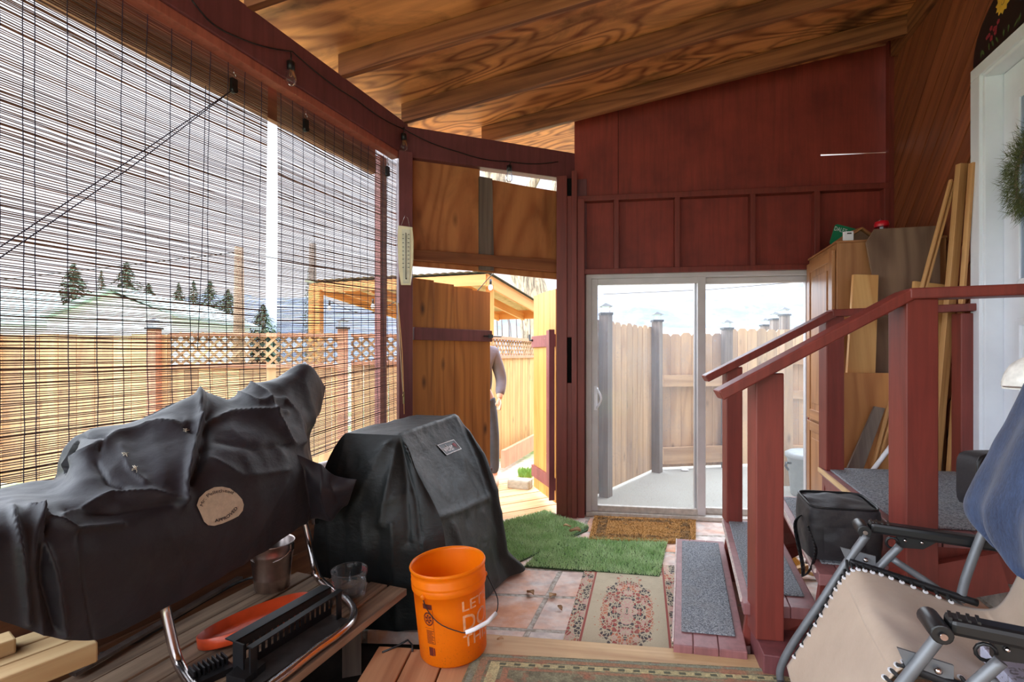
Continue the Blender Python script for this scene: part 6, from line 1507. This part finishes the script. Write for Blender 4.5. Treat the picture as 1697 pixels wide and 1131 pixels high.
b = MB(); b.grid(bagf, 64, 24, 1, 1, closeu=True)
b.grid(lambda u, v: (lambda p: p+V(0, 0, .012*math.sin(PI*v)*math.sin(PI*u)+.008*noise.noise(p*18)))(bagf((.625+.25*u) % 1, 1).lerp(bagf((.375-.25*u) % 1, 1), v)), 20, 14)
b.build('bag_body', M['bag'], bag)
b = MB(); b.tube([bagf(k/40, 1)+V(0, 0, .003) for k in range(40)], .005, 6, closed=True); b.build('piping', M['black'], bag)
b = MB(); b.grid(lambda u, v: (lambda p: p-cnn*(.018*math.sin(PI*u)*math.sin(PI*v)+.004))(bagf(.66+.16*u, .08+.58*v)), 18, 14); b.build('front_pocket', M['bag'], bag)
b = MB(); q = bagf(.58, .62)
sp3 = [bagf(.52, .7)-cd*.004, bagf(.53, .5)-cd*.03, W(1330, 935, 2.0), W(1332, 955, 1.97), W(1346, 938, 1.98), W(1352, 905, 2.0), bagf(.60, .62)-cnn*.008]
pp = cat3(sp3, 40)
for i in range(len(pp)-1):
    d_ = (pp[i+1]-pp[i]); s_ = cd*.009+cnn*.009
    b.face([pp[i]-s_, pp[i]+s_, pp[i+1]+s_, pp[i+1]-s_], sm=True)
b.build('strap', M['black'], bag, solid=.003)
# broom head under the stairs
br = G(1322, 945, BZ+.05); bm_ = thing('broom', 'broom with yellow bristles lying under the stairs', 'broom', V(br.x, br.y, BZ))
b = MB(); bdir = V(-.10, .13, .11).normalized(); sdv = V(.85, .45, .0).normalized()
for k in range(420):
    o_ = rg.uniform(-.07, .07); p = br+sdv*o_*.8+V(0, rg.uniform(-.015, .015), rg.uniform(-.012, .012)); e = p+bdir*rg.uniform(.13, .19)+sdv*o_*.7; b.face([p-sdv*.0016, p+sdv*.0016, e], r=rg.random())
b.build('bristles', leaf_mat('broom_bristles', (246, 186, 60), (214, 146, 40)), bm_)
b = MB(); b.beam(br-sdv*.08, br+sdv*.08, .035, .04); b.build('head', M['pine'], bm_)
b = MB(); b.tube([br, br-bdir*.2+V(.25, .1, .02)], .011, 8); b.build('handle', M['pine'], bm_)

# ------------------------------------------------------------------ zero gravity lounge chair
M['frame'] = plain('chair_steel', (110, 112, 116), .45, .35, var=.1, sc=20); M['sling'] = fabric('sling_fabric', (186, 164, 144), (174, 152, 132), .75, None, .2, .15)
M['lace'] = plain('elastic_lace', (26, 26, 28), .7)
cl, cb2 = V(.405, .914, 0), V(.914, -.405, 0); cm0 = V(1.07, 1.40, 0)
ch = thing('reclining_chair', 'folding recliner with beige sling fabric, grey tubes and black armrests', 'chair', V(1.2, 1.35, 0))
def cp_(l, t_, z): return cm0+cl*l+cb2*t_+V(0, 0, z)
prof = [(-.235, .10), (-.17, .225), (-.115, .34), (-.075, .425), (-.035, .468), (.03, .462), (.12, .438), (.22, .408), (.29, .40), (.335, .43), (.375, .53), (.43, .72), (.49, .92), (.54, 1.09)]
def slf(u, v):
    q = catmull([V(a, c, 0) for a, c in prof], v); l = -.31+u*.56
    wd = 1+(.0 if v > .3 else -.05*(1-v/.3)); sag = .022*(1-(2*u-1)**2)
    wr = .004*noise.noise(V(l*9, v*14, 0))+.003*math.sin(v*50+l*10)*(1-abs(2*u-1))*.6
    d = 1 if v < .62 else -.4
    return cp_(l*wd, q.x-(sag if v > .62 else 0)+(sag*.6 if v < .25 else 0), q.y-(sag if v < .62 else 0)+wr)
b = MB(); b.grid(slf, 36, 120, 1, 3); b.build('sling', M['sling'], ch, solid=.003)
def ct(name, pts, r_, mat='frame', n=14, sm_=True):
    b = MB(); b.tube(cat3([cp_(*p) for p in pts], 6*len(pts)) if sm_ and len(pts) > 2 else [cp_(*p) for p in pts], r_, 12); return b.build(name, M[mat], ch)
for s in (1, -1):
    L = .29 if s > 0 else -.345; A_ = .335*s
    ct('front_leg', [(L*1.02, .005, .57), (L*1.02, -.06, .45), (L, -.13, .315), (L, -.215, .15), (L, -.25, .06), (L, -.25, .012)], .0125)
    ct('seat_rail', [(L*.98, -.045, .478), (L*.98, .1, .447), (L*.98, .29, .405)], .011, 'black_metal')
    ct('back_tube', [(L, .25, .40), (L, .27, .50), (L, .33, .70), (L*.97, .43, .98), (L*.9, .50, 1.10)], .0125)
    ct('rear_leg', [(L*1.06, .10, .545), (L*1.06, .0, .40), (L*1.06, -.12, .2), (L*1.06, -.18, .012)], .012)
    ct('cross_link', [(L*1.05, .08, .50), (L*1.05, .30, .33), (L*1.05, .46, .012)], .011)
    b = MB(); b.beam(cp_(A_, .02, .592), cp_(A_, .47, .575), .05, .036); ar = b.build('armrest', M['black'], ch, bevel=.010)
    b = MB(); b.tube([cp_(A_-.045, .0, .582), cp_(A_+.045, .0, .582)], [.021, .021], 16); b.build('arm_pivot', M['black'], ar, bevel=.003)
    for k in range(4):
        b = MB(); b.beam(cp_(A_-.018, .022+k*.016, .609), cp_(A_+.018, .03+k*.016, .609), .006, .006); b.build('arm_ridge', M['black'], ar)
    b = MB(); b.tube([cp_(A_-.045*1-.004, .0, .582), cp_(A_-.046-.008, .0, .582)], .007, 10); b.build('bolt', M['chrome'], ar)
    b = MB(); b.prism([cp_(A_, .10, .575), cp_(A_, .22, .575), cp_(A_, .17, .535), cp_(A_, .10, .53)], cl*.02); bk_ = b.build('bracket', M['black'], ar)
    for q in ((.12, .558), (.165, .558)):
        b = MB(); b.ball(cp_(A_-.004, q[0], q[1]), .006, 8); b.build('rivet', M['chrome'], bk_)
    b = MB(); b.tube([cp_(A_-.005+.0, .085+.018*math.cos(k*.6), .545+.018*math.sin(k*.6)) for k in range(10)], .004, 6); b.build('lock_lever', M['black'], ar)
    b = MB(); b.prism([cp_(L*1.0, -.07, .52), cp_(L, .03, .505), cp_(L, .03, .475), cp_(L, -.05, .47)], cl*.006); b.build('knuckle', M['frame'], ch, bevel=.003)
    b = MB(); b.ball(cp_(L-.01, .0, .492), .008, 8); b.build('bolt', M['chrome'], ch)
    for k in range(22):
        v = .03+.5*k/21; p = slf(1 if s > 0 else 0, v); q = catmull([V(a, c, 0) for a, c in prof], v)
        if q.x < -.06: f = (q.y-.012)/.56; e = cp_(L, -.245+.25*max(0, min(1, f)), q.y+.012)
        else: e = cp_(L*.98, q.x+.004, .478-.22*(q.x+.045))
        inn = p-(cl*s)*.014
        b = MB(); b.tube([inn+V(0, 0, .005), (p+e)/2+V(0, 0, .004), e], .0045, 6); b.build('lace', M['lace'], ch)
        b = MB(); b.tube([inn+V(-.001, -.001, .004), inn+V(-.001, -.002, .006)], .0075, 10); b.build('eyelet', M['white'], ch)
ct('foot_bar', [(-.345, -.25, .012), (.29, -.25, .012)], .0125, sm_=False); ct('foot_bar', [(-.31, .46, .012), (.31, .46, .012)], .0125, sm_=False); ct('foot_bar', [(-.31, -.18, .012), (.31, -.18, .012)], .0125, sm_=False)
ct('head_tube', [(-.26, .50, 1.10), (.26, .50, 1.10)], .0125, sm_=False)
# blue denim and white cap over the backrest
M['denim'] = None
t = NT('blue_denim'); p = t.pos(); n1 = t.noise(t.map(p, (140, 140, 40)), 1, 3, .8); n2 = t.noise(t.map(p, (16, 16, 3)), 1, 4, .6)
t.bsdf(t.mix(t.ramp(t.math('ADD', t.math('MULTIPLY', n1, .5), t.math('MULTIPLY', n2, .5)), .38, .62), srgb(26, 37, 64), srgb(54, 72, 106)), .85, bump=n1, bs=.4, bd=.004, Sheen_Weight=.2); M['denim'] = t.m
DN = [[(.20, .375, 1.09), (.215, .33, .96), (.235, .285, .83), (.235, .25, .735), (.20, .26, .695), (.09, .265, .675), (-.03, .27, .655)],
      [(.03, .33, 1.11), (.03, .28, .98), (.03, .24, .86), (.03, .215, .77), (.01, .225, .70), (-.04, .24, .655), (-.09, .25, .635)],
      [(-.2, .35, 1.12), (-.2, .29, .98), (-.2, .25, .86), (-.2, .225, .77), (-.2, .23, .70), (-.2, .24, .64), (-.2, .25, .61)]]
back_ = [(.315, a[1]+.16, a[2]+.02) for a in DN[0]]
RD_ = [[cp_(*c[r]) for c in [back_]+DN] for r in range(7)]
fdn = net(RD_); seed_ = 3
def fden(u, v):
    p = fdn(u, v); w_ = .012*math.sin(u*26+v*3)*(.4+.6*v)+.006*noise.noise(p*12); return p-cb2*w_
b = MB(); b.grid(fden, 70, 70, 1, 1)
tp = [[cp_(*a) for a in [back_[0]]+[c[0] for c in DN]], [cp_(a[0], a[1]+.11, a[2]+.07) for a in [back_[0]]+[c[0] for c in DN]], [cp_(a[0], a[1]+.26, a[2]+.0) for a in [back_[0]]+[c[0] for c in DN]]]
b.grid(net(tp), 30, 12); dno = tag(b.build('denim_garment', M['denim'], solid=.006), 'faded blue denim garment draped over the recliner back', 'clothing')
wc = W(1720, 612, 1.415); cap_ = thing('white_cap', 'soiled white cloth cap resting on top of the blue denim', 'cap', wc-V(0, 0, .05))
b = MB(); b.grid(lambda u, v: (lambda p: p+V(.004, 0, 0)*noise.noise(p*40))(wc+V(.075*math.sin(PI*v*.55)*math.cos(2*PI*u), .075*math.sin(PI*v*.55)*math.sin(2*PI*u), -.045+.085*math.cos(PI*v*.55))), 28, 12, closeu=True); b.build('crown', plain('soiled_white', (222, 218, 210), .9, var=.2, sc=30, bump=.3), cap_)
b = MB(); b.grid(lambda u, v: wc+V(-.035-.045*v*math.sin(PI*u), -.07+.14*u, -.04-.012*v), 12, 4); b.build('brim', M['grey_wood'], cap_, solid=.003)
# black padded bag on the landing
bb0 = W(1598, 862, 2.12); bg = thing('padded_bag', 'black padded bag standing on the landing behind the blue denim', 'bag', V(bb0.x+.12, bb0.y, LZ+.011))
def bagp(u, v):
    a = 2*PI*u; x = math.cos(a); z = math.sin(a); k = (abs(x)**6+abs(z)**6)**(1/6); return V(bb0.x+.14+x/k*.13, bb0.y+(.10*(v-.5)), LZ+.019+.122+z/k*.12)
b = MB(); b.grid(bagp, 40, 4, closeu=True); b.face([bagp(k/40, 0) for k in range(40)]); b.face([bagp(k/40, 1) for k in range(40)][::-1]); b.build('case', M['bag'], bg, bevel=.006)
b = MB(); b.tube([bagp(k/40, 0)+V(0, -.002, 0) for k in range(40)], .009, 8, closed=True); b.build('piping', M['black'], bg)
b = MB(); b.tube([W(1601, 850, 2.06), W(1608, 862, 2.05), W(1625, 868, 2.04), W(1640, 872, 2.03)], .006, 6); b.build('strap', M['black'], bg)
# clear package on the seat
pkc = cp_(-.23, .215, .45); pk = thing('clear_package', 'clear plastic package with pale lavender printing on the recliner seat', 'package', pkc)
t = NT('pale_print_card'); p = t.pos(); n1 = t.noise(t.map(p, (60, 60, 60)), 1, 2, .5, 1.5)
t.bsdf(t.mix(t.ramp(n1, .60, .63), srgb(214, 212, 232), srgb(150, 146, 158)), .5); 
b = MB(); b.box(pkc, (.13, .2, .035), -.42); b.build('card', t.m, pk)
b = MB(); b.box(pkc+V(0, 0, .0), (.14, .21, .045), -.42); b.build('wrap', M['glass'], pk, bevel=.006)
# ------------------------------------------------------------------ daylight and camera
w = bpy.data.worlds.new('overcast'); SC.world = w; w.use_nodes = True
nt = w.node_tree; nt.nodes.clear()
o = nt.nodes.new('ShaderNodeOutputWorld'); bg = nt.nodes.new('ShaderNodeBackground'); nt.links.new(bg.outputs[0], o.inputs[0])
tc = nt.nodes.new('ShaderNodeTexCoord'); sx = nt.nodes.new('ShaderNodeSeparateXYZ'); nt.links.new(tc.outputs['Generated'], sx.inputs[0])
cr = nt.nodes.new('ShaderNodeValToRGB'); nt.links.new(sx.outputs['Z'], cr.inputs[0])
e = cr.color_ramp.elements; e[0].position = 0; e[0].color = (.94, .945, 1.0, 1); e[1].position = .7; e[1].color = (.80, .84, 1.0, 1)
nt.links.new(cr.outputs[0], bg.inputs[0]); bg.inputs[1].default_value = .60
sun = bpy.data.lights.new('sun', 'SUN'); sun.energy = 9; sun.angle = math.radians(160); sun.color = (.82, .91, 1)
so = bpy.data.objects.new('sun', sun); COL.objects.link(so); so.location = (-4, -3, 8); so.rotation_euler = V(.38, -.28, -.8).to_track_quat('-Z', 'Y').to_euler()
cam = bpy.data.cameras.new('camera'); co = bpy.data.objects.new('camera', cam); COL.objects.link(co)
co.location = (0, 0, H); co.rotation_euler = (PI/2, 0, 0)
cam.sensor_fit = 'HORIZONTAL'; cam.sensor_width = 36; cam.lens = 36*F/1697; cam.shift_y = (CY-565.5)/1697; cam.clip_start = .02; cam.clip_end = 2000
SC.camera = co
vs = SC.view_settings; vs.view_transform = 'Standard'; vs.look = 'None'; vs.gamma = 1; vs.exposure = 1.32; vs.use_curve_mapping = False
SC.cycles.use_denoising = True
SC.cycles.max_bounces = 10; SC.cycles.diffuse_bounces = 5; SC.cycles.transparent_max_bounces = 24; SC.cycles.caustics_reflective = False; SC.cycles.caustics_refractive = False
